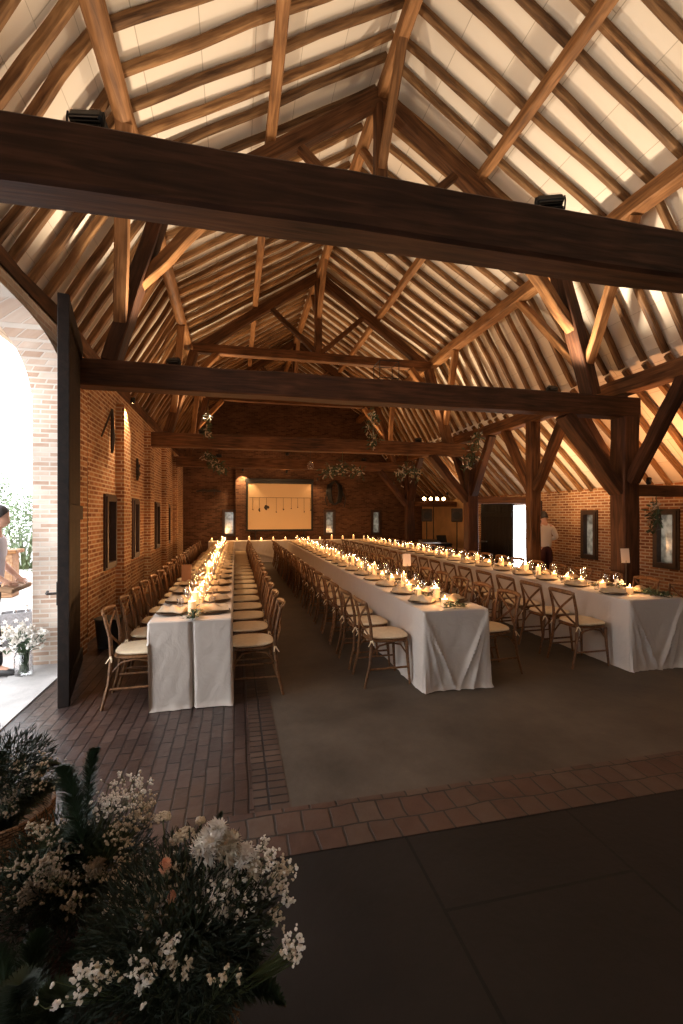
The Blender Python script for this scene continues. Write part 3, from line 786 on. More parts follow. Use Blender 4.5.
# candles
CH=[.09,.13,.16,.07]
cand=[]
for h in CH:
    t=thing('pillar_candle','','candle')
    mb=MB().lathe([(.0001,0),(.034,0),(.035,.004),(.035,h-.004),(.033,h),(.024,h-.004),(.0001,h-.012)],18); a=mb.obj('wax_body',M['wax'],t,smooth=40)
    mb=MB().tube([(0,0,h-.012),(0,.001,h+.004)],.0015,5); b_=mb.obj('wick',M['wick'],t)
    mb=MB().lathe([(.0001,h+.002),(.005,h+.008),(.0072,h+.016),(.005,h+.028),(.0001,h+.042)],8); c_=mb.obj('flame',M['flame'],t,smooth=True)
    kids(t,a,b_,c_); cand.append([t,False,h])
candle_light=bpy.data.lights.new('candle_light','POINT'); candle_light.energy=4.3; candle_light.color=(1,.50,.19); candle_light.shadow_soft_size=.02
cc=random.Random(21)
TN_=['table by the brick wall','middle table','table by the oak posts']
SPR={}
for ti,(x0,x1,ty,nm) in enumerate(TABLES):
    xm=(x0+x1)/2; y=ty+.20 if ti<2 else ty+.35; k=0
    while y<TY1-.1:
        k+=1
        ci=cc.randrange(4); t,u,h=cand[ci]
        x=xm+cc.uniform(-.03,.03)
        lab=f'lit cream pillar candle, {nth(k)} from the front on the {nm}'
        if u: copy_tree(t,(x,y,ZT),0,lab,'candles along the '+nm)
        else: t.location=(x,y,ZT); t['label']=lab; t['group']='candles along the '+nm; cand[ci][1]=True
        lo=bpy.data.objects.new('candle_light',candle_light); COL.objects.link(lo); lo.location=(x,y,ZT+h+.03)
        SPR.setdefault(ti,[]).append(y)
        y+=cc.uniform(.26,.40)
# head table candles
y=16.25; k=0; x=-.8
while x<4.95:
    k+=1; ci=cc.randrange(4); t,u,h=cand[ci]
    copy_tree(t,(x,y+cc.uniform(-.1,.1),ZT),0,f'lit cream pillar candle, {nth(k)} from the wall end of the head table','candles on the head table')
    if k%2:
        lo=bpy.data.objects.new('candle_light',candle_light); COL.objects.link(lo); lo.location=(x,y,ZT+h+.05)
    x+=.42
# greenery sprigs
def sprig_mesh(seed):
    mb=MB(); rr=random.Random(seed)
    for b in range(5):
        d=V((rr.uniform(-.18,.18),rr.choice((-1,1))*rr.uniform(.6,1),rr.uniform(.05,.45))).normalized(); Ls=rr.uniform(.07,.12)
        pts=[V((0,0,.008))+d*Ls*t+V((0,0,-.1*Ls*t*t)) for t in (0,.5,1)]; pts=[V((p.x,p.y,max(.006,p.z))) for p in pts]
        mb.tube(pts,.0018,4,mi=1)
        for j in range(9):
            t=(j+1)/9; p=pts[0].lerp(pts[2],t); ld=V((rr.uniform(-1,1),rr.uniform(-1,1),rr.uniform(.0,.8))).normalized()
            mb.leaf((p.x,p.y,max(.006,p.z)),ld,V((rr.uniform(-1,1),rr.uniform(-1,1),1)),rr.uniform(.022,.034),.016)
    return mb
spr=[sprig_mesh(i).obj('greenery_sprig',[M['greygreen'],M['stem']]) for i in range(4)]
for ti,(x0,x1,ty,nm) in enumerate(TABLES):
    ys=SPR[ti]; xm=(x0+x1)/2
    for k in range(len(ys)-1):
        place(cc.choice(spr),(xm+cc.uniform(-.015,.015),(ys[k]+ys[k+1])/2,ZT),cc.uniform(-.1,.1),f'green leafy sprig after the {nth(k+1)} candle of the {nm}','greenery','greenery along the '+nm)
# denser runner at near table ends
def garland_mesh(seed,L0,W,nl=260,drop=False):
    mb=MB(); rr=random.Random(seed)
    mb.tube([(0,-L0/2,.01),(.01,0,.015),(0,L0/2,.01)],.004,5,mi=1)
    for i in range(nl):
        y=rr.uniform(-L0/2,L0/2); x=rr.gauss(0,W*.35); z=abs(rr.gauss(0,.018))+.012
        mb.leaf((x,y,z),(rr.uniform(-1,1),rr.uniform(-1,1),rr.uniform(0,.7)),(rr.uniform(-.5,.5),rr.uniform(-.5,.5),1),rr.uniform(.03,.055),.016)
    return mb
o=garland_mesh(3,.34,.16,320).obj('greenery_garland',[M['green2'],M['stem']],loc=(4.55,4.14,ZT)); tag(o,'dense green garland at the front end of the table by the oak posts','greenery')
o=garland_mesh(4,.22,.08,160).obj('greenery_garland',[M['green2'],M['stem']],loc=(-.36,4.15,ZT)); tag(o,'green garland at the cloth split of the table by the brick wall','greenery')
o=garland_mesh(5,.22,.12,140).obj('greenery_garland',[M['green2'],M['stem']],loc=(2.06,4.03,ZT),rot=(0,0,PI/2)); tag(o,'green garland around the front candle of the middle table','greenery')
# cards
def card(loc,label,w=.105,h=.15,stand=.3,mat='paper',rz=0,tilt=.1):
    t=thing('table_card',label,'card',loc,rz)
    if stand>0:
        mb=MB(); mb.lathe([(.0001,0),(.03,0),(.03,.006),(.0001,.008)],12); mb.tube([(0,0,.006),(0,0,stand+.03)],.0025,6); mb.obj('card_holder',M['black'],t)
    mb=MB(); mb.box(-w/2,w/2,-.002,.002,0,h,c=.0008); mb.obj('card',M[mat],t,loc=(0,.006,stand),rot=(-tilt,0,0))
    return t
card((2.06,5.28,ZT),'pale number card in a thin holder rising from the middle table',stand=.27)
card((-.64,6.36,ZT),'brown number card standing on the table by the brick wall',w=.125,h=.24,stand=0,mat='paper_brown')
card((4.52,4.50,ZT),'pale number card in a thin holder before the massive oak post',w=.11,h=.17,stand=.33,rz=-.1)
# white posy near the end of the third table
def posy(loc,label,r=.055):
    t=thing('flower_posy',label,'flowers',loc)
    mb=MB().lathe([(.0001,0),(.03,0),(.04,.03),(.035,.08),(.033,.08),(.038,.03),(.0001,.006)],14); mb.obj('bud_vase',M['glass'],t,smooth=40)
    rr=random.Random(int(loc[1]*100)); mb=MB(); ms=MB()
    for i in range(60):
        d=V((rr.gauss(0,1),rr.gauss(0,1),abs(rr.gauss(0,1))+.3)).normalized(); p=V((0,0,.08))+d*r*rr.uniform(.6,1.2)
        ms.tube([(0,0,.02),(p.x*.4,p.y*.4,.08),p],.0012,4); mb.ball(p,.008,6,4)
    ms.obj('stems',M['stem'],t); mb.obj('blossoms',M['white_petal'],t,smooth=True); return t
posy((4.40,4.48,ZT),'small white posy beside the candles at the front of the posts table')
posy((2.05,4.47,ZT),'small white posy near the front of the middle table')

# ---------------------------------------------------------------- lamps
def spot(loc,aim,power,size,blend=.6,color=(1,.78,.5),r=.06,name='flood_beam'):
    l=bpy.data.lights.new(name,'SPOT'); l.energy=power; l.spot_size=math.radians(size); l.spot_blend=blend; l.color=color; l.shadow_soft_size=r
    o=bpy.data.objects.new(name,l); COL.objects.link(o); o.location=loc
    d=(V(aim)-V(loc)).normalized(); o.rotation_euler=d.to_track_quat('-Z','Y').to_euler(); return o
def flood(x,y,label,power,tilt=0,aimx=0,z=TB1+.035,size=150,color=(1,.82,.60),aimy=0):
    t=thing('flood_light',label,'lamp',(x,y,z),R.uniform(-.5,.5),'floodlights on the tie beams')
    mb=MB(); mb.box(-.085,.085,-.035,.035,0,.01,c=.003)
    mb.tube([(-.1,0,.008),(-.105,0,.07),(-.1,0,.1)],.006,6); mb.tube([(.1,0,.008),(.105,0,.07),(.1,0,.1)],.006,6); mb.tube([(-.1,0,.01),(.1,0,.01)],.006,6); mb.obj('bracket',M['black'],t)
    mb=MB(); mb.box(-.095,.095,-.05,.05,.045,.11,c=.012)
    for i in range(6): mb.box(-.08,.08,-.05+i*.018,-.044+i*.018,.025,.04)
    hz=mb.obj('housing',M['black'],t,rot=(-.45,0,0))
    mb=MB(); mb.box(-.08,.08,-.045,.045,.12,.124,c=.001); mb.obj('lens',M['glass'],t,rot=(-.45,0,0)); t.scale=(.8,.8,.85)
    spot((x,y,z+.15),(x+aimx,y+aimy,z+3),power,size,color=color)
FP=165
flood(-.67,2.30,'black floodlight on the front tie beam near the doorway side',FP*.6,aimx=1.2,aimy=-.3)
flood(1.78,2.30,'black floodlight on the middle of the front tie beam',FP*.4,aimy=-.3)
flood(4.3,2.30,'unseen black floodlight added on the front tie beam near the aisle side',FP*.5,aimx=-1.0,aimy=-.2)  # out of view, added to brighten the near aisle-side ceiling
flood(-.72,5.7,'black floodlight on the second tie beam near the brick wall',FP*1.5,aimx=1.,aimy=-1.3)
flood(4.46,5.7,'black floodlight on the second tie beam near the massive post',FP*1.9,aimx=-.8,aimy=-1.3)
flood(-.7,10.3,'black floodlight on the third tie beam near the brick wall',FP*1.3,aimx=1.,color=(1,.74,.46),aimy=-1.3)
flood(4.3,10.3,'black floodlight on the third tie beam near the posts',FP*1.3,aimx=-1.,color=(1,.74,.46),aimy=-1.3)
flood(-.5,14.4,'black floodlight on the far tie beam near the brick wall',FP*.6,aimx=1.,color=(1,.62,.32),aimy=-1.3)
flood(4.1,14.4,'black floodlight on the far tie beam near the posts',FP*.6,aimx=-1.,color=(1,.62,.32),aimy=-1.3)
# wire lantern on the second tie beam
t=thing('wire_lantern','square black wire lantern frame on top of the second tie beam','lantern',(1.93,5.7,TB1+.035))
mb=MB(); s=.13
for (a,b) in ((-s,-s),(s,-s),(s,s),(-s,s)): mb.tube([(a,b,0),(a,b,.22)],.006,5)
for z in (0,.22):
    mb.tube([(-s,-s,z),(s,-s,z),(s,s,z),(-s,s,z),(-s,-s,z)],.006,5)
mb.obj('wire_frame',M['black'],t)
def uplight(loc,label,power,aim,color,size=140):
    t=thing('wall_spotlight',label,'lamp',loc)
    d=(V(aim)-V(loc)).normalized()
    mb=MB(); mb.lathe([(.0001,-.05),(.03,-.05),(.036,-.04),(.036,.04),(.03,.045),(.03,.02),(.0001,.02)],14); a=mb.obj('lamp_body',M['black'],t,smooth=30); a.rotation_euler=d.to_track_quat('Z','Y').to_euler()
    mb=MB(); mb.lathe([(.0001,.022),(.028,.022),(.026,.036),(.0001,.042)],12); a=mb.obj('bulb',M['orange_bulb'],t,smooth=30); a.rotation_euler=d.to_track_quat('Z','Y').to_euler()
    spot(V(loc)+d*.06,aim,power,size,color=color,r=.03,name='wall_spot')
uplight((-1.62,7.93,3.50),'lit spotlight at the top of the brick pilaster beyond the first window',170,(-1.70,8.05,0),(1,.66,.35),95)
uplight((.25,16.9,3.28),'lit spotlight over the back wall pilaster beside the screen',190,(.25,17.1,0),(1,.62,.3),100)
uplight((1.55,14.2,3.0),'glowing lamp on the far tie beam above the screen',110,(1.55,15.5,2.2),(1,.55,.25),150)
uplight((5.98,5.55,2.16),'small orange uplight on the aisle tie of the massive post',120,(6.9,6.3,4.2),(1,.45,.18),160)
uplight((5.90,8.02,2.05),'small uplight on the slimmer oak post before the standing guest',110,(6.9,8.5,3.2),(1,.62,.32),165)
uplight((6.2,12.6,2.3),'small uplight in the far aisle',45,(6.6,12.6,4.2),(1,.66,.4),160)
uplight((3.0,16.9,3.0),'small lamp at the back wall right of the screen',25,(3.0,16.9,0),(1,.55,.25),140)

# ---------------------------------------------------------------- world and exposure
w=bpy.data.worlds.new('world'); SC.world=w; w.use_nodes=True
bg=w.node_tree.nodes['Background']; bg.inputs[0].default_value=(.93,.96,1,1); bg.inputs[1].default_value=6.
SC.view_settings.view_transform='Standard'; SC.view_settings.look='None'; SC.view_settings.gamma=1; SC.view_settings.use_curve_mapping=False
SC.view_settings.exposure=0
SC.cycles.use_denoising=True
SC.cycles.sample_clamp_indirect=3; SC.cycles.max_bounces=7; SC.cycles.diffuse_bounces=4; SC.cycles.transparent_max_bounces=12
#MORE

# ---------------------------------------------------------------- projector screen
t=thing('projector_screen','cream projection screen with a black frame on the dark back wall','projection screen',(1.61,YB-.30,1.05))
mb=MB(); mb.box(-1.24,1.24,0,.03,0,.07,c=.004); mb.box(-1.24,1.24,0,.03,1.76,1.85,c=.004); mb.box(-1.24,-1.17,0,.03,.07,1.76,c=.004); mb.box(1.17,1.24,0,.03,.07,1.76,c=.004)
mb.box(-1.27,1.27,.02,.08,1.85,1.95,c=.01); mb.obj('screen_frame',M['black'],t)
MB().box(-1.17,1.17,.012,.018,.07,1.76).obj('screen_surface',M['screen'],t)
mb=MB(); mb.box(-1.12,1.14,.004,.009,1.235,1.247)
rr=random.Random(4)
for x,ln,sz in ((-1.0,.42,.03),(-.76,.44,.05),(-.5,.30,.10),(-.14,.5,.03),(.12,.42,.04),(.42,.38,.03),(.66,.34,.03),(.9,.5,.03),(1.14,.42,.03)):
    mb.box(x-.005,x+.005,.004,.009,1.24-ln,1.24)
    for i in range(7 if sz>.04 else 4):
        a=rr.uniform(0,2*PI); q=sz*rr.uniform(.1,.8); cx=x+q*math.cos(a); cz=1.22-ln+q*math.sin(a)*1.3
        vs=[(cx+sz*.45*math.cos(2*PI*k/8),.0045+.001*i,cz+sz*.55*math.sin(2*PI*k/8)) for k in range(8)]
        mb.add(vs,[tuple(range(8))])
mb.obj('drawn_garland',M['iron'],t)
for s in (-1,1):
    mb=MB(); mb.tube([(s*.9,.05,.01),(s*.9,.05,-.85),],.018,8); mb.tube([(s*.9,-.3,-1.04),(s*.9,.05,-.8),(s*.9,.26,-1.04)],.014,6); mb.obj('screen_stand',M['black'],t)
# old tools on the walls
def barmesh(pts,r): return MB().tube(pts,r,6)
mb=MB(); mb.tube([(-.43,0,0),(-.2,0,.05),(0,0,.02),(.2,0,.05),(.43,0,0)],[.03,.045,.05,.045,.03],8); mb.tube([(-.2,0,.05),(-.2,-.02,-.12)],.012,6); mb.tube([(.2,0,.05),(.2,-.02,-.12)],.012,6)
o=mb.obj('wooden_yoke',M['iron'],loc=(-.95,YB-.12,2.50),smooth=40); tag(o,'dark old wooden yoke hanging on the back wall beside the lit pilaster','yoke')
t=thing('horse_harness','black leather horse harness hanging on the back wall beside the screen','harness',(3.72,YB-.20,2.05))
mb=MB()
for i in range(5):
    a=.13+.03*i; mb.tube([(-a,.02*i,.75),(-a*1.25,.01*i,.45),(-a*.8,0,.1),(0,0,0),(a*.8,0,.1),(a*1.25,.01*i,.45),(a,.02*i,.75),(0,0,.92),(-a,.02*i,.75)],.035,6)
mb.obj('collar_pad',M['black'],t,smooth=True)
MB().tube([(-.3,0,.5),(-.38,0,.2),(-.3,0,-.05)],.02,6).obj('strap',M['black'],t); MB().tube([(.3,0,.5),(.42,0,.2),(.36,0,-.1)],.02,6).obj('strap',M['black'],t)
def anchor(y,z0,z1,diag,label):
    t=thing('wall_anchor',label,'wall anchor',(XL+.04,y,z0)); h=z1-z0
    mb=MB(); mb.tube([(0,0,0),(0.01,0,h*.3),(0,0,h)],[.02,.035,.02],6); mb.obj('iron_bar',M['iron'],t)
    if diag:
        mb=MB(); mb.tube([(0,0,h),(0.0,-.28,h*.62),(0,-.55,h*.25)],.014,6); mb.obj('diagonal_rod',M['iron'],t)
    else:
        mb=MB(); mb.tube([(0.01,-.05,h*.15),(.02,.05,h*.3),(.01,-.05,h*.5),(.02,.06,h*.7)],.03,6); mb.obj('forged_scroll',M['iron'],t)
anchor(7.45,2.58,3.24,True,'rusty iron wall anchor with a slanting rod above the first window')
anchor(9.25,2.30,2.72,False,'small twisted iron anchor above the second window of the brick wall')
t=thing('waste_bin','black round bin on the floor against the brick wall behind the chairs','bin',(-1.55,6.2,.003))
MB().lathe([(.0001,0),(.12,0),(.15,.34),(.155,.36),(.145,.36),(.115,.01),(.0001,.01)],24).obj('bin_body',M['black'],t,smooth=40)
mb=MB(); mb.lathe([(.15,.355),(.162,.36),(.15,.368)],24); mb.obj('bin_rim',M['black'],t)
mb=MB().tube([(XL+.012,6.35,0.1),(XL+.012,6.36,1.5),(XL+.012,6.33,3.3)],.012,6); tag(mb.obj('power_cable',M['black']),'thin black cable running down the brick wall beside the doorway pilaster','cable')
mb=MB().lathe([(.0001,-.06),(.05,-.05),(.07,0),(.05,.05),(.0001,.06)],14); tag(mb.obj('wall_lamp',M['black'],loc=(1.9,YB-.08,3.95),smooth=True),'small unlit round lamp on the gable wall above the screen','lamp')

# ---------------------------------------------------------------- loudspeakers, light bar, mixing table
def speaker(x,y,z,rz,label):
    t=thing('loudspeaker',label,'loudspeaker',(x,y,z),rz,'loudspeakers on stands')
    MB().box(-.17,.17,-.15,.15,0,.42,c=.02).obj('cabinet',M['black'],t)
    MB().box(-.15,.15,-.158,-.151,.02,.40).obj('grille',M['iron'],t)
    MB().lathe([(.0001,0),(.10,.0),(.12,.004),(.10,.006),(.0001,.006)],16).obj('woofer',M['black'],t,loc=(0,-.16,.2),rot=(PI/2,0,0))
def tripod(x,y,h,label,name='tripod_stand',r=.018,sp=.3):
    t=thing(name,label,'stand',(x,y,0))
    MB().tube([(0,0,.25),(0,0,h)],r,10).obj('pole',M['black'] if name!='steel_stand' else M['steel'],t,smooth=40)
    for k in range(3):
        a=2*PI*k/3+.3; mb=MB(); mb.tube([(0,0,.62),(sp*math.cos(a),sp*math.sin(a),.01)],.011,6); mb.tube([(0,0,.28),(sp*.55*math.cos(a),sp*.55*math.sin(a),.28)],.006,5); mb.obj('leg',M['black'],t)
    return t
tripod(6.72,13.0,1.43,'black tripod under the loudspeaker nearest the aisle door')
speaker(6.72,13.0,1.435,-.5,'black loudspeaker on a tripod before the tan wall, nearest the aisle door')
tripod(6.2,14.12,1.43,'black tripod under the loudspeaker beside the far oak post')
speaker(6.2,14.12,1.435,-.3,'black loudspeaker on a tripod beside the far oak post')
t=tripod(6.66,14.6,2.25,'tall black tripod carrying the bar of four party lights')
t=thing('light_bar','black bar with four glowing round party lights above the mixing table','lamp',(6.66,14.6,2.255))
MB().box(-.48,.48,-.02,.02,0,.04,c=.004).obj('crossbar',M['black'],t)
for k in range(4):
    x=-.36+.24*k
    MB().lathe([(.0001,-.1),(.05,-.09),(.07,.0),(.0001,.0)],14).obj('lamp_can',M['black'],t,loc=(x,-.04,-.05),rot=(PI/2,0,0),smooth=40)
    MB().lathe([(.0001,.012),(.04,.008),(.06,0),(.0001,0)],14).obj('lamp_lens',M['orange_bulb'],t,loc=(x,-.045,-.05),rot=(PI/2,0,0),smooth=40)
t=thing('mixing_table','black draped mixing table between the loudspeakers','table',(6.3,13.5,0))
MB().box(-.55,.40,-.25,.25,.70,.74,c=.01).obj('tabletop',M['black'],t)
mb=MB(); mb.box(-.54,.39,-.24,.24,.02,.70,c=.02); mb.obj('black_drape',M['trouser'],t)
t=thing('mixing_console','silver-edged mixing console on the draped table','mixer',(6.03,13.5,.742))
MB().add([(-.3,-.2,0),(.3,-.2,0),(.3,.2,0),(-.3,.2,0),(-.3,-.2,.05),(.3,-.2,.05),(.3,.2,.12),(-.3,.2,.12)],[(3,2,1,0),(4,5,6,7),(0,1,5,4),(1,2,6,5),(2,3,7,6),(3,0,4,7)]).obj('console_body',M['steel'],t)
for i in range(8):
    mb=MB()
    for j in range(4): mb.lathe([(.012,0),(.01,.02),(.0001,.021)],8,(-.25+.07*i,-.14+.09*j,.06+.0175*(j+.0)*1))
    mb.obj('knob_column',M['black'],t)
t=thing('laptop','open dark laptop beside the mixing console','laptop',(6.52,13.5,.742))
MB().box(-.17,.17,-.12,.12,0,.02,c=.004).obj('keyboard_base',M['steel'],t); MB().box(-.17,.17,-.006,.006,0,.24,c=.003).obj('laptop_screen',M['black'],t,loc=(0,.13,.02),rot=(-.3,0,0))
def bar_table(x,y,label):
    t=thing('bar_table',label,'table',(x,y,0),0,'black service tables in the aisle')
    MB().lathe([(.0001,0),(.30,0),(.31,.012),(.30,.025),(.0001,.025)],32).obj('tabletop',M['steel'],t,loc=(0,0,.88),smooth=30)
    MB().lathe([(.025,.02),(.025,.88)],12).obj('pedestal',M['black'],t,smooth=30)
    MB().lathe([(.0001,0),(.24,0),(.24,.012),(.03,.03),(.0001,.03)],28).obj('base',M['black'],t,smooth=30)
bar_table(6.75,11.9,'steel-topped round bar table before the dark aisle door leaf')

# ---------------------------------------------------------------- hanging dried flower installations
def hanging(x,y,z0,z1,label,seed,w=.18,lean=0.0,nl=150,horizontal=0):
    t=thing('hanging_bouquet',label,'hanging flowers',(x,y,z0),0,'greenery hung from the roof timbers'); rr=random.Random(seed); h=z1-z0
    MB().tube([(0,0,h),(lean*.3,0,h*.5),(lean*.5,0,h*.2)],.006,6).obj('cord',M['stem'],t)
    mb=MB(); st=MB(); bl=MB()
    for i in range(nl):
        f=rr.random(); 
        if horizontal: px=(f-.5)*horizontal; pz=h*.35+rr.gauss(0,w*.5)-abs(px)*.3; py=rr.gauss(0,w*.4)
        else: px=lean*(1-f)+rr.gauss(0,w*.4)*(1-abs(f-.45)); pz=h*.8*f; py=rr.gauss(0,w*.4)
        d=V((rr.gauss(0,1),rr.gauss(0,1),rr.gauss(-.5,.8))).normalized()
        p=V((px,py,pz))
        if i%9==0: st.tube([(0 if not horizontal else px*.6,0,pz+.08 if not horizontal else h*.4),p],.003,4)
        if rr.random()<.72: mb.leaf(p,d,V((rr.uniform(-1,1),rr.uniform(-1,1),.5)),rr.uniform(.08,.16),.04)
        else:
            for q in range(3): bl.ball(p+d*.03*q,.016,5,3)
    st.obj('twigs',M['stem'],t); mb.obj('leaves',M['green'],t); bl.obj('dried_blossoms',M['dry'],t,smooth=True)
hanging(-.62,10.62,2.62,3.12,'trailing bouquet hung from the third tie beam near the brick wall',1,w=.24,lean=.35,nl=190)
p=at(208,440,Y=10.0)
hanging(p.x,9.95,3.3,3.9,'feathery sprig rising above the third tie beam near the brick wall',2,w=.12,nl=60)
hanging(2.35,10.0,2.55,3.09,'wide leafy garland hung under the third tie beam before the screen',3,w=.15,nl=170,horizontal=1.0)
hanging(3.05,9.93,3.2,4.2,'tall vine dangling across the third tie beam toward the posts',4,w=.22,nl=140)
hanging(3.95,10.1,2.5,3.09,'leafy bouquet hung near the knee brace of the middle truss',5,w=.18,nl=130,horizontal=.6)
hanging(5.3,9.2,2.7,3.7,'loose green vine hung by the third oak post',6,w=.26,nl=120,lean=-.3)
hanging(6.15,5.58,1.50,1.93,'dark dried bunch hung from the aisle tie beside the massive post',7,w=.09,nl=40)
hanging(6.52,5.98,1.38,1.93,'dark dried bunch hung from the aisle tie near the wall',8,w=.10,nl=50)
t=thing('pendant_bulb','small glass lantern hung under the leafy garland before the screen','lantern',(1.62,10.0,2.66))
MB().lathe([(.0001,0),(.06,.01),(.08,.08),(.05,.16),(.02,.18),(.02,.19),(.0001,.19)],14).obj('glass_shade',M['glass'],t,smooth=True)
MB().tube([(0,0,.19),(0,0,.42)],.004,5).obj('cord',M['black'],t)

# ---------------------------------------------------------------- people
def skin_body(name,joints,edges,radii,mat,parent=None,sub=2):
    me=bpy.data.meshes.new(name); me.from_pydata(joints,edges,[]); me.materials.append(mat)
    o=bpy.data.objects.new(name,me); COL.objects.link(o)
    sk=o.modifiers.new('skin','SKIN'); sk.use_smooth_shade=True; sk.branch_smoothing=.6
    for i,r in enumerate(radii):
        rr_=r if isinstance(r,tuple) else (r,r)
        me.skin_vertices[0].data[i].radius=rr_
    me.skin_vertices[0].data[0].use_root=True
    ss=o.modifiers.new('sub','SUBSURF'); ss.levels=sub; ss.render_levels=sub
    if parent: o.parent=parent
    return o
def head_mesh():
    mb=MB(); n=20; m=14; vs=[]
    for i in range(m+1):
        v=i/m; z=-.115+.235*v
        for k in range(n):
            th=2*PI*k/n; fx=math.cos(th); fy=math.sin(th)   # +y is the face
            r=math.sqrt(max(0.0,1-((z-.0)/.122)**2))
            wx=.077*r*(1 if z>-.02 else 1-.28*((-.02-z)/.095)); wy=.095*r*(1 if z>-.02 else 1-.18*((-.02-z)/.095))
            y=fy*wy+(.012 if z<-.03 else 0); x=fx*wx
            if fy>.9 and -.035<z<.03: y+=.018*(1-abs(z+.012)/.05)*max(0,(fy-.9)/.1)    # nose
            if fy>.5 and abs(z-.02)<.018: y-=.006
            if fy>.85 and -.075<z<-.05: y+=.006
            vs.append((x,y,z))
    fs=[(i*n+k,i*n+(k+1)%n,(i+1)*n+(k+1)%n,(i+1)*n+k) for i in range(m) for k in range(n)]
    fs.append(tuple(range(n-1,-1,-1))); fs.append(tuple(m*n+k for k in range(n)))
    mb.add(vs,fs)
    for s in (-1,1): mb.ball((s*.079,-.008,-.01),.022,8,6,sz=1.4)
    return mb
def hair_mesh():
    mb=MB(); n=20; m=9; vs=[]
    for i in range(m+1):
        v=i/m
        for k in range(n):
            th=2*PI*k/n; fy=math.sin(th); z0=-.06+.085*max(0,fy)+.06*max(0,fy)
            z=z0+(.132-z0)*v; r=math.sqrt(max(0.0,1-(z/.133)**2))
            vs.append((math.cos(th)*.086*r,fy*.104*r-.004,z))
    fs=[(i*n+k,i*n+(k+1)%n,(i+1)*n+(k+1)%n,(i+1)*n+k) for i in range(m) for k in range(n)]+[tuple(m*n+k for k in range(n))]
    mb.add(vs,fs); return mb
def hand_into(J,E,Rr,wrist,dirv,palmn,side,curl=.4):
    """adds palm, four fingers and a thumb to a skin skeleton"""
    d=V(dirv).normalized(); n=V(palmn).normalized(); a=d.cross(n).normalized()*side; n=a.cross(d).normalized()*side
    w=len(J)-1 if wrist is None else wrist; W=V(J[w])
    J.append(tuple(W+d*.045)); E.append((w,len(J)-1)); Rr.append((.030,.016)); palm=len(J)-1
    for k,(off,Ln) in enumerate(((-.030,.062),(-.010,.075),(.010,.070),(.029,.055))):
        base=W+d*.085+a*off; J.append(tuple(base)); E.append((palm,len(J)-1)); Rr.append(.0095); b=len(J)-1
        p=base; dd=d.copy()
        for j in range(3):
            dd=(dd+n*curl*(.5+.3*j)).normalized(); p=p+dd*Ln*(.45,.32,.23)[j]; J.append(tuple(p)); E.append((b,len(J)-1)); Rr.append((.0088,.0080,.0068)[j]); b=len(J)-1
    p=W+d*.03-a*.032; J.append(tuple(p)); E.append((palm,len(J)-1)); Rr.append(.011); b=len(J)-1
    dd=(d*.6-a*.8+n*.3).normalized(); p=p+dd*.034; J.append(tuple(p)); E.append((b,len(J)-1)); Rr.append(.0095); b=len(J)-1
    p=p+(dd+d*.5).normalized()*.028; J.append(tuple(p)); E.append((b,len(J)-1)); Rr.append(.008)
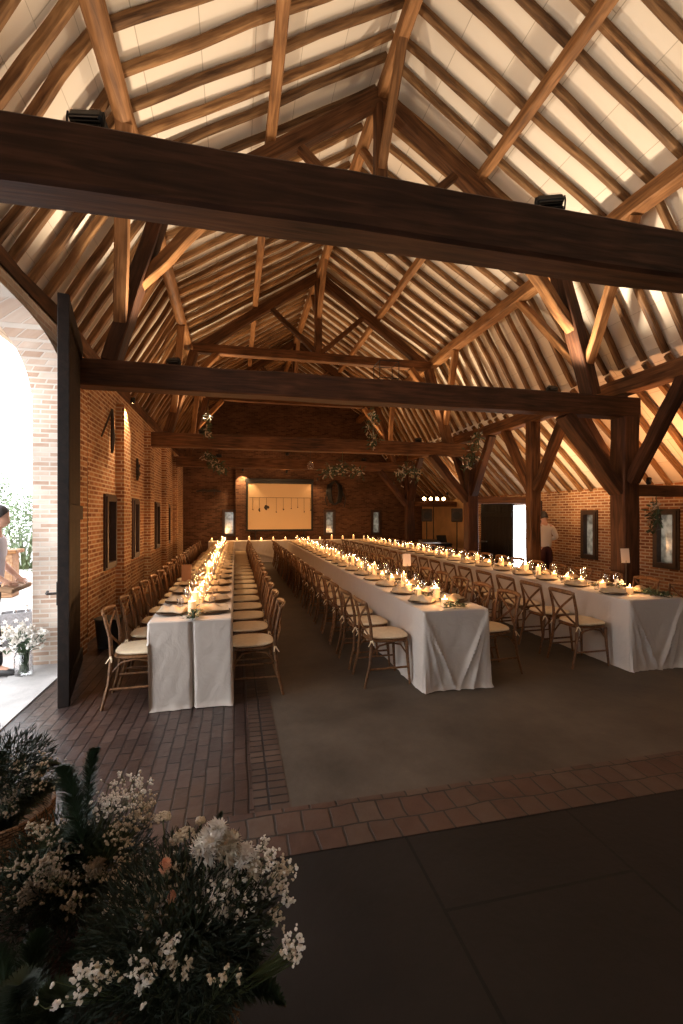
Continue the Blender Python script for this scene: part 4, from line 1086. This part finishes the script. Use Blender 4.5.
def person(loc,rz,label,shirt,trousers,arms,H=1.72,lean=0.0,stance=.10,headpitch=0,sleeve=1.0):
    t=thing('person',label,'person',loc,rz)
    f=H/1.72
    hip=V((0,0,.93)); pel=V((0,0,.98))
    ch=V((0,.02+lean*.5,1.22)); sh=V((0,lean,1.40)); nk=V((0,lean+.015,1.47)); hd=V((0,lean+.03,1.56))
    J=[tuple(pel)];E=[];Rr=[(.145,.105)]
    def add(p,par,r): J.append(tuple(p));E.append((par,len(J)-1));Rr.append(r);return len(J)-1
    c=add(ch,0,(.15,.105)); s=add(sh,c,(.12,.085)); n=add(nk,s,.058); add(hd,n,.055)
    SH=[]; LG=[]
    for sd in (-1,1):
        k=(.46*1, )
        h=add((sd*.09,0,.90),0,.095); kn=add((sd*.105,.02+stance*sd*.4,.50),h,.060); an=add((sd*.11,stance*sd-.02,.09),kn,.040); add((sd*.125,stance*sd+.11,.035),an,(.042,.03))
        LG.append([(sd*.09,0,.90),(sd*.105,.02+stance*sd*.4,.50),(sd*.11,stance*sd-.02,.08)])
        el,wr=arms[sd]
        a=add((sd*.165,lean,1.385),s,.055); e=add(el,a,.042); w=add(wr,e,.027)
        SH.append([(sd*.165,lean,1.385),el,wr])
        d=(V(wr)-V(el)).normalized(); hand_into(J,E,Rr,w,d,(-sd*1.0,.2,.1),sd,.45)
    b=skin_body('body',J,E,Rr,M['skin'],t)
    hd_o=head_mesh().obj('head',M['skin'],t,loc=(0,lean+.045,1.605),rot=(headpitch,0,0),smooth=True)
    hair_mesh().obj('hair',M['hair'],t,loc=(0,lean+.042,1.607),rot=(headpitch,0,0),smooth=True)
    # shirt
    J=[(0,0,.86),tuple(ch),tuple(sh),(0,lean+.01,1.445)];E=[(0,1),(1,2),(2,3)];Rr=[(.168,.125),(.172,.125),(.14,.105),(.07,.068)]
    for q in SH:
        i=len(J); J.append(q[0]);E.append((2,i));Rr.append(.070)
        J.append(q[1]);E.append((i,i+1));Rr.append(.057 if sleeve>.5 else .062)
        if sleeve>.5:
            m_=V(q[1]).lerp(V(q[2]),.93); J.append(tuple(m_));E.append((i+1,i+2));Rr.append(.038)
        else:
            J[-1]=tuple(V(q[0]).lerp(V(q[1]),.85))
    skin_body('shirt',J,E,Rr,shirt,t)
    J=[(0,0,1.04),(0,0,.93)];E=[(0,1)];Rr=[(.160,.118),(.165,.125)]
    for q in LG:
        i=len(J); J.append(q[0]);E.append((1,i));Rr.append(.108); J.append(q[1]);E.append((i,i+1));Rr.append(.078); J.append(q[2]);E.append((i+1,i+2));Rr.append(.062)
    skin_body('trousers',J,E,Rr,trousers,t)
    for sd in (-1,1):
        mb=MB(); x=sd*.12; y0=stance*sd
        mb.tube([(x,y0-.08,.04),(x,y0-.03,.05),(x,y0+.05,.045),(x,y0+.13,.032),(x,y0+.19,.025)],[.035,.045,.043,.038,.02],10,flat=.95)
        mb.obj('shoe',M['shoe'],t,smooth=True)
    t.scale=(f,f,f)
    return t
person((6.80,8.95,0.0),-.15,'person in a white shirt and maroon trousers seen from behind by the aisle wall',M['shirt'],M['maroon'],
   {-1:((-.25,.02,1.13),(-.17,.22,1.10)),1:((.27,.0,1.13),(.20,.22,1.08))},H=1.73,lean=.03,headpitch=-.35)
person((-2.50,5.42,0.0),-PI/2+.05,'person in a pale shirt and black trousers carrying a wooden board in the cart doorway',M['shirt_lav'],M['trouser'],
   {-1:((-.25,.02,1.12),(-.17,.20,.98)),1:((.25,.02,1.12),(.17,.20,.98))},H=1.74,lean=.05,stance=.14,headpitch=-.25,sleeve=0)
o=MB().box(-.05,.07,-.26,.26,-.025,.025,c=.008).obj('wooden_board',M['wood_out'],loc=(-2.25,5.42,.90),rot=(0,.25,.05)); tag(o,'short wooden board held by the person in the cart doorway','board')

# ---------------------------------------------------------------- outside the cart doorway
def leafy(name,cx,cy,w,d,h,label,seed,n=1800,ls=.12,mat=None):
    t=thing(name,label,'bush',(cx,cy,0),0,'bushes beyond the courtyard'); rr=random.Random(seed); mb=MB(); st=MB()
    blobs=[(rr.uniform(-.35,.35)*w,rr.uniform(-.35,.35)*d,h*rr.uniform(.3,.72),rr.uniform(.25,.42)) for _ in range(9)]
    for bx,by,bz,br in blobs: st.tube([(bx*.2,by*.2,0),(bx*.6,by*.6,bz*.6),(bx,by,bz)],[.05,.03,.012],6)
    for i in range(n):
        bx,by,bz,br=rr.choice(blobs); q=V((rr.gauss(0,1),rr.gauss(0,1),rr.gauss(0,1))).normalized()*rr.uniform(.75,1.05)
        p=V((bx+q.x*br*w,by+q.y*br*d,max(.05,bz+q.z*br*h)))
        mb.leaf(p,q+V((rr.uniform(-.6,.6),rr.uniform(-.6,.6),rr.uniform(-.6,.6))),q,ls*rr.uniform(.7,1.3),ls*.55)
    st.obj('trunk',M['stem'],t); mb.obj('foliage',mat or M['leaf_out'],t)
M['leaf_out']=flatmat('hedge_leaf',(.15,.20,.11),.6,var=.4,scale=3)
leafy('garden_bush',-6.3,15.8,2.4,1.8,2.3,'pale green bush right beyond the courtyard through the doorway',5,n=2600)
leafy('garden_bush',-9.6,18.6,3.0,2.,3.6,'taller pale bush behind the person in the doorway',6,n=2600,ls=.16)
leafy('garden_bush',-14.6,20.5,3.0,2.,3.0,'far bush at the end of the courtyard',7,n=2200,ls=.16)
t=thing('bottle_crate','grey printed crate with two clear bottles standing out on the paving','crate',(-3.16,7.65,0),.35)
mb=MB(); mb.box(-.19,.19,-.13,-.115,0,.22,c=.004); mb.box(-.19,.19,.115,.13,0,.22,c=.004); mb.box(-.19,-.175,-.115,.115,0,.22,c=.003); mb.box(.175,.19,-.115,.115,0,.22,c=.003); mb.box(-.175,.175,-.115,.115,0,.012); mb.obj('crate_body',M['greycrate'],t)
mb=MB()
for cx in (-.13,-.0,.13):
    vs=[];
    for k in range(10):
        a=2*PI*k/10+PI/2; r=.035 if k%2==0 else .016; vs.append((cx+r*math.cos(a),-.132,.11+r*math.sin(a)))
    mb.add(vs,[tuple(range(10))])
mb.obj('star_print',M['white_petal'],t)
for i,(bx,by) in enumerate(((-.06,.0),(.09,.02))):
    t2=thing('glass_bottle',['clear bottle in the grey crate, nearer the person','clear bottle in the grey crate, nearer the brick jamb'][i],'bottle',(-3.12+bx,7.65+by,.014),0,'bottles in the grey crate')
    MB().lathe([(.0001,0),(.035,0),(.036,.18),(.014,.235),(.013,.29),(.011,.29),(.012,.235),(.033,.178),(.032,.005),(.0001,.005)],16).obj('bottle_body',M['glass'],t2,smooth=40)
    MB().lathe([(.0145,.28),(.015,.302),(.0001,.303)],12).obj('bottle_cap',M['steel'],t2)
t=thing('bar_cabinet','tall brown wooden bar cabinet in the courtyard behind the person','cabinet',at(3,603,d=9.2),.1); t.location.z=0
mb=MB(); mb.box(-.22,.22,-.2,.2,.0,.88,c=.01); mb.obj('cabinet_body',M['wood_out'],t)
mb=MB(); mb.box(-.30,.30,-.27,.27,.88,.95,c=.01); mb.obj('cabinet_top',M['light_oak'],t)
mb=MB(); mb.box(-.18,.18,-.208,-.201,.08,.8,c=.002); mb.obj('door',M['wood_out'],t)
t=thing('wooden_pallet','grey weathered pallet lying on the courtyard paving beside the shoe','pallet',(-3.15,6.65,0),.3)
for i in range(3): MB().box(-.35,.35,-.3+.27*i,-.24+.27*i,.0,.08,c=.004).obj('bearer',M['greycrate'],t)
for i in range(5): MB().box(-.37+.155*i,-.25+.155*i,-.34,.34,.08,.10,c=.004).obj('slat',M['greycrate'],t)
def flower_jar(loc,label,seed,h=.24,r=.085,spread=.22,top=.46,n=46,white=True):
    t=thing('flower_jar',label,'flowers',loc); rr=random.Random(seed)
    MB().lathe([(.0001,0),(r*.9,0),(r,.02),(r,h*.8),(r*.85,h*.9),(r*.9,h),(r*.85,h),(r*.8,h*.9),(r*.95,h*.8),(r*.94,.022),(.0001,.008)],24).obj('glass_jar',M['glass'],t,smooth=50)
    st=MB(); fl=MB(); lf=MB()
    for i in range(n):
        a=rr.uniform(0,2*PI); q=rr.random()**.6*spread; p=V((q*math.cos(a),q*math.sin(a),top-.5*q+rr.uniform(-.08,.06)))
        b=V((rr.uniform(-1,1)*r*.5,rr.uniform(-1,1)*r*.5,.02)); st.tube([b,(b.x*.2+p.x*.25,b.y*.2+p.y*.25,h),p],.003,4)
        for k in range(8):
            d=V((rr.gauss(0,1),rr.gauss(0,1),abs(rr.gauss(0,1)))).normalized(); fl.leaf(p,d,V((rr.uniform(-1,1),rr.uniform(-1,1),1)),.05,.03)
        fl.ball(p,.014,6,4)
        if i%2: 
            for k in range(2): lf.leaf(p*.8,V((rr.uniform(-1,1),rr.uniform(-1,1),.3)),V((0,0,1)),.10,.03)
    st.obj('stems',M['green2'],t); fl.obj('blossoms',M['white_petal'],t); lf.obj('leaves',M['green2'],t)
flower_jar((-2.12,5.29,.014),'glass jar of white flowers at the foot of the brick door jamb',8,spread=.20,n=60)
flower_jar((-2.80,6.12,0),'second bunch of white flowers beside the pallet outside',9,spread=.25,top=.34,h=.15)

# ---------------------------------------------------------------- foreground flower baskets
def basket_mesh(r0,r1,h):
    mb=MB(); n=72; m=26; vs=[]
    for i in range(m+1):
        v=i/m; z=h*v; r=r0+(r1-r0)*math.sin(v*PI/2)
        for k in range(n):
            th=2*PI*k/n; bump=.0035*(1 if (k//2+i)%2 else -1); vs.append(((r+bump)*math.cos(th),(r+bump)*math.sin(th),z))
    b=len(vs)
    for i in range(3):
        for k in range(n):
            th=2*PI*k/n; rr_=r1-.012-.003*i; vs.append((rr_*math.cos(th),rr_*math.sin(th),h-.0-.05*i))
    fs=[(i*n+k,i*n+(k+1)%n,(i+1)*n+(k+1)%n,(i+1)*n+k) for i in range(m) for k in range(n)]
    fs+=[((m)*n+k,(m)*n+(k+1)%n,b+(k+1)%n,b+k) for k in range(n)]
    fs+=[(b+i*n+k,b+i*n+(k+1)%n,b+(i+1)*n+(k+1)%n,b+(i+1)*n+k) for i in range(2) for k in range(n)]
    fs.append(tuple(b+2*n+k for k in range(n))); fs.append(tuple(range(n-1,-1,-1)))
    mb.add(vs,fs); return mb
def plume(p0,p1,r,rr,sag=.1,n=420):
    """a dense foxtail-fern plume"""
    mb=MB(); p0=V(p0);p1=V(p1); Ld=(p1-p0).length; ax=(p1-p0).normalized(); u=ax.orthogonal().normalized(); v=ax.cross(u)
    def pt(t): return p0.lerp(p1,t)+V((0,0,sag*math.sin(PI*t)))
    mb.tube([pt(i/8) for i in range(9)],[.004*(1-.6*i/8) for i in range(9)],5)
    for i in range(n):
        t=rr.random()**.9; a=rr.uniform(0,2*PI); rad=(u*math.cos(a)+v*math.sin(a)); pr=1.15*r*min(1,t*5+.2)*(1-t**3.2)+.006
        d=(rad*1.0+ax*rr.uniform(.5,1.0)).normalized(); mb.leaf(pt(t),d,ax,pr*rr.uniform(.8,1.15),.0065,bend=.05)
    return mb
def gyps(p0,p1,rr,spread=.07,n=46,br=.0045):
    """airy spray of tiny blossoms; returns stems and blossoms"""
    st=MB(); fl=MB(); p0=V(p0);p1=V(p1); ax=(p1-p0).normalized()
    mid=p0.lerp(p1,.6); st.tube([p0,p0.lerp(p1,.3)+V((0,0,.01)),mid],.0028,5)
    nodes=[]
    for i in range(7):
        q=p1+V((rr.gauss(0,1),rr.gauss(0,1),rr.gauss(0,.7)))*spread*.6; st.tube([mid,q],.0014,4); nodes.append(q)
    for i in range(n):
        q=rr.choice(nodes); e=q+V((rr.gauss(0,1),rr.gauss(0,1),rr.gauss(.2,.8)))*spread*.34
        st.tube([q,e],.0008,3); s_=br*rr.uniform(.7,1.3)
        fl.ball(e,s_,6,4)
        for k in range(2): fl.ball(e+V((rr.gauss(0,1),rr.gauss(0,1),rr.gauss(0,1)))*s_*.8,s_*.7,5,3)
    return st,fl
def mum(c,r,rr,n=150,d0=(0,0,1)):
    mb=MB(); c=V(c); mb.ball(c,r*.55,12,8)
    for i in range(n):
        d=V((rr.gauss(0,1),rr.gauss(0,1),rr.gauss(.5,.9))).normalized(); a=d.orthogonal().normalized()
        mb.leaf(c+d*r*.45,d+a*rr.uniform(-.3,.3),a,r*.6*rr.uniform(.8,1.1),r*.34,bend=.5)
    return mb
def umbel(p0,p1,r,rr):
    st=MB(); fl=MB(); p0=V(p0);p1=V(p1); st.tube([p0,p0.lerp(p1,.5)+V((.01,0,0)),p1],.0025,5)
    for i in range(60):
        a=rr.uniform(0,2*PI); q=rr.random()**.5*r; e=p1+V((q*math.cos(a),q*math.sin(a),.025-.5*q*q/r+rr.uniform(-.003,.003)))
        if i%3==0: st.tube([p1,e],.0008,3)
        fl.ball(e,.0048,5,3)
    return st,fl
def arrangement(loc,label,seed,basket,plumes,sprays,heads,umbels=(),fill=0,fillr=.2,fillz=.3,pot=None):
    t=thing('flower_basket',label,'flowers',loc,0,'flower baskets on the floor beside the camera'); rr=random.Random(seed)
    L0=V(loc)
    if basket: basket_mesh(*basket).obj('basket',pot or M['basket'],t)
    for (a,b,r,n) in plumes: plume(V(a),V(b)-L0,r,rr,n=int(n*2.2)).obj('fern_frond',M['green'],t)
    for (b,sp,n,mt) in sprays:
        s_,f_=gyps(V((rr.uniform(-.05,.05),rr.uniform(-.05,.05),(basket[2] if basket else .2)-.05)),V(b)-L0,rr,sp,n)
        s_.obj('spray_stem',M['stem'],t); f_.obj('blossoms',M[mt],t)
    for (c,r,mt) in heads: 
        mum(V(c)-L0,r,rr).obj('flower_head',M[mt],t)
        MB().tube([(0,0,(basket[2] if basket else .2)-.05),V(c)-L0],.003,5).obj('flower_stem',M['stem'],t)
    for (c,r) in umbels:
        s_,f_=umbel(V((0,0,(basket[2] if basket else .2)-.05)),V(c)-L0,r,rr); s_.obj('spray_stem',M['stem'],t); f_.obj('flower_umbel',M['cream_petal'],t)
    if fill:
        mb=MB()
        for i in range(fill):
            q=V((rr.gauss(0,1),rr.gauss(0,1),rr.gauss(0,.75))).normalized()*rr.uniform(.5,1.0); p=V((q.x*fillr,q.y*fillr,fillz+q.z*fillr*.8))
            if p.z<(basket[2] if basket else .2)-.02 and (p.x**2+p.y**2)**.5<(basket[1] if basket else .1)+.01: continue
            mb.leaf(p,q+V((rr.uniform(-.7,.7),rr.uniform(-.7,.7),rr.uniform(-.2,.9))),q,rr.uniform(.025,.05),.006)
        mb.obj('foliage',M['fern_dark'],t)
    return t
A=lambda px,py,d: at(px,py,d=d)
# far left basket
c0=V((-1.02,2.34,.003))
arrangement(tuple(c0),'woven basket of ferns and tiny cream blossoms farthest from the camera',31,(.16,.20,.33),
  [((0,0,.2),A(2,752,2.1),.045,500),((0,0,.2),A(60,765,2.1),.05,500),((0,.0,.2),A(75,790,2.05),.05,400),((0,0,.2),A(-20,760,2.1),.05,400),((0,0,.22),A(30,757,2.2),.045,400)],
  [(A(6,775,2.05),.07,60,'dry'),(A(20,790,2.0),.07,60,'dry'),(A(48,772,2.0),.06,60,'cream_petal'),(A(2,800,2.0),.07,60,'dry'),(A(38,765,2.15),.05,40,'white_petal'),(A(12,764,2.2),.05,30,'cream_petal')],[],fill=2600,fillr=.20,fillz=.50)
# middle arrangement
c1=V((-.57,1.83,.003))
arrangement(tuple(c1),'dark pot of foxtail fern and cream dried blossoms between the two baskets',32,(.12,.15,.22),
  [(A(84,845,1.6)-c1,A(97,750,1.72),.035,500),(A(88,880,1.55)-c1,A(58,768,1.62),.055,700),((0,0,.2),A(80,830,1.6),.07,600),((0,0,.2),A(50,850,1.55),.07,600),((0,0,.2),A(0,880,1.6),.07,700),((0,0,.2),A(110,860,1.55),.07,500),((0,0,.2),A(20,910,1.5),.06,500),((0,0,.2),A(130,840,1.6),.05,400)],
  [(A(104,800,1.6),.055,70,'white_petal'),(A(128,792,1.6),.05,80,'white_petal'),(A(140,815,1.58),.055,80,'cream_petal'),(A(122,835,1.55),.05,60,'cream_petal'),(A(50,860,1.5),.06,110,'dry'),(A(70,885,1.48),.06,110,'dry'),(A(45,835,1.6),.05,50,'cream_petal'),(A(30,895,1.48),.05,60,'dry'),(A(95,875,1.5),.05,60,'dry'),(A(120,880,1.5),.05,60,'cream_petal'),(A(108,915,1.45),.035,34,'white_petal'),(A(30,868,1.5),.05,50,'dry')],
  [(A(96,868,1.5),.032,'dry'),(A(30,892,1.46),.034,'dry')],fill=6000,fillr=.27,fillz=.33,pot=M['terracotta'])
# right front arrangement
c2=V((-.15,1.33,.003))
arrangement(tuple(c2),'woven basket with big white blooms, berries and ferns closest to the camera',33,(.13,.16,.29),
  [((0,0,.2),A(222,812,1.42),.035,450),((0,0,.2),A(262,862,1.38),.05,500),((0,0,.2),A(240,920,1.3),.07,600),((0,0,.2),A(285,1005,1.2),.06,500),((0,0,.2),A(60,960,1.3),.05,600),((0,0,.2),A(90,945,1.28),.045,500),((0,0,.2),A(200,930,1.3),.08,700),((0,0,.2),A(150,960,1.25),.08,700),((0,0,.2),A(180,990,1.15),.07,500),((0,0,.2),A(130,1010,1.15),.08,500),((0,0,.2),A(260,960,1.25),.07,500)],
  [(A(232,875,1.33),.06,150,'white_petal'),(A(215,885,1.33),.06,140,'white_petal'),(A(250,862,1.35),.05,90,'white_petal'),(A(240,900,1.32),.05,100,'white_petal'),
   (A(280,885,1.33),.04,60,'white_petal'),(A(278,870,1.35),.03,30,'cream_petal'),(A(275,915,1.3),.025,22,'cream_petal'),(A(145,895,1.32),.05,90,'cream_petal'),(A(150,915,1.3),.045,70,'white_petal'),(A(175,870,1.36),.05,60,'cream_petal'),
   (A(165,945,1.11),.03,24,'white_petal'),(A(168,960,1.1),.025,18,'cream_petal'),(A(184,968,1.09),.02,14,'cream_petal'),(A(137,980,1.05),.035,26,'white_petal'),(A(85,980,1.05),.03,22,'white_petal'),(A(70,988,1.03),.03,22,'white_petal'),(A(108,975,1.07),.03,20,'cream_petal'),(A(150,975,1.07),.03,20,'white_petal'),
   (A(295,948,1.09),.018,14,'white_petal'),(A(300,943,1.1),.018,12,'white_petal'),(A(287,955,1.09),.018,12,'cream_petal'),(A(265,938,1.27),.018,10,'white_petal'),(A(228,975,1.05),.03,12,'cream_petal'),(A(298,957,1.08),.012,8,'white_petal')],
  [(A(208,846,1.30),.050,'white_petal'),(A(228,848,1.31),.046,'cream_petal'),(A(216,834,1.33),.042,'white_petal'),(A(244,856,1.31),.036,'white_petal'),(A(255,870,1.30),.026,'cream_petal'),(A(165,866,1.27),.020,'peach_glow'),(A(172,897,1.24),.017,'peach_glow')],  # the two peach heads stand in for small glowing lights
  [(A(163,822,1.42),.022),(A(185,838,1.4),.030),(A(200,827,1.42),.014),(A(176,845,1.4),.018)],fill=6500,fillr=.25,fillz=.50)

c3=V((-.50,1.22,.003))  # added fern, puts a dark mass into the nearly black corner
arrangement(tuple(c3),'added dark fern without blossoms in a black pot, filling the black corner beside the closest flower basket',34,(.10,.13,.16),
  [((0,0,.2),A(40,930,1.3),.06,500),((0,0,.2),A(-10,950,1.3),.06,500),((0,0,.2),A(70,1000,1.1),.06,500),((0,0,.2),A(20,985,1.1),.06,500)],
  [],[],fill=6500,fillr=.27,fillz=.20,pot=M['black'])
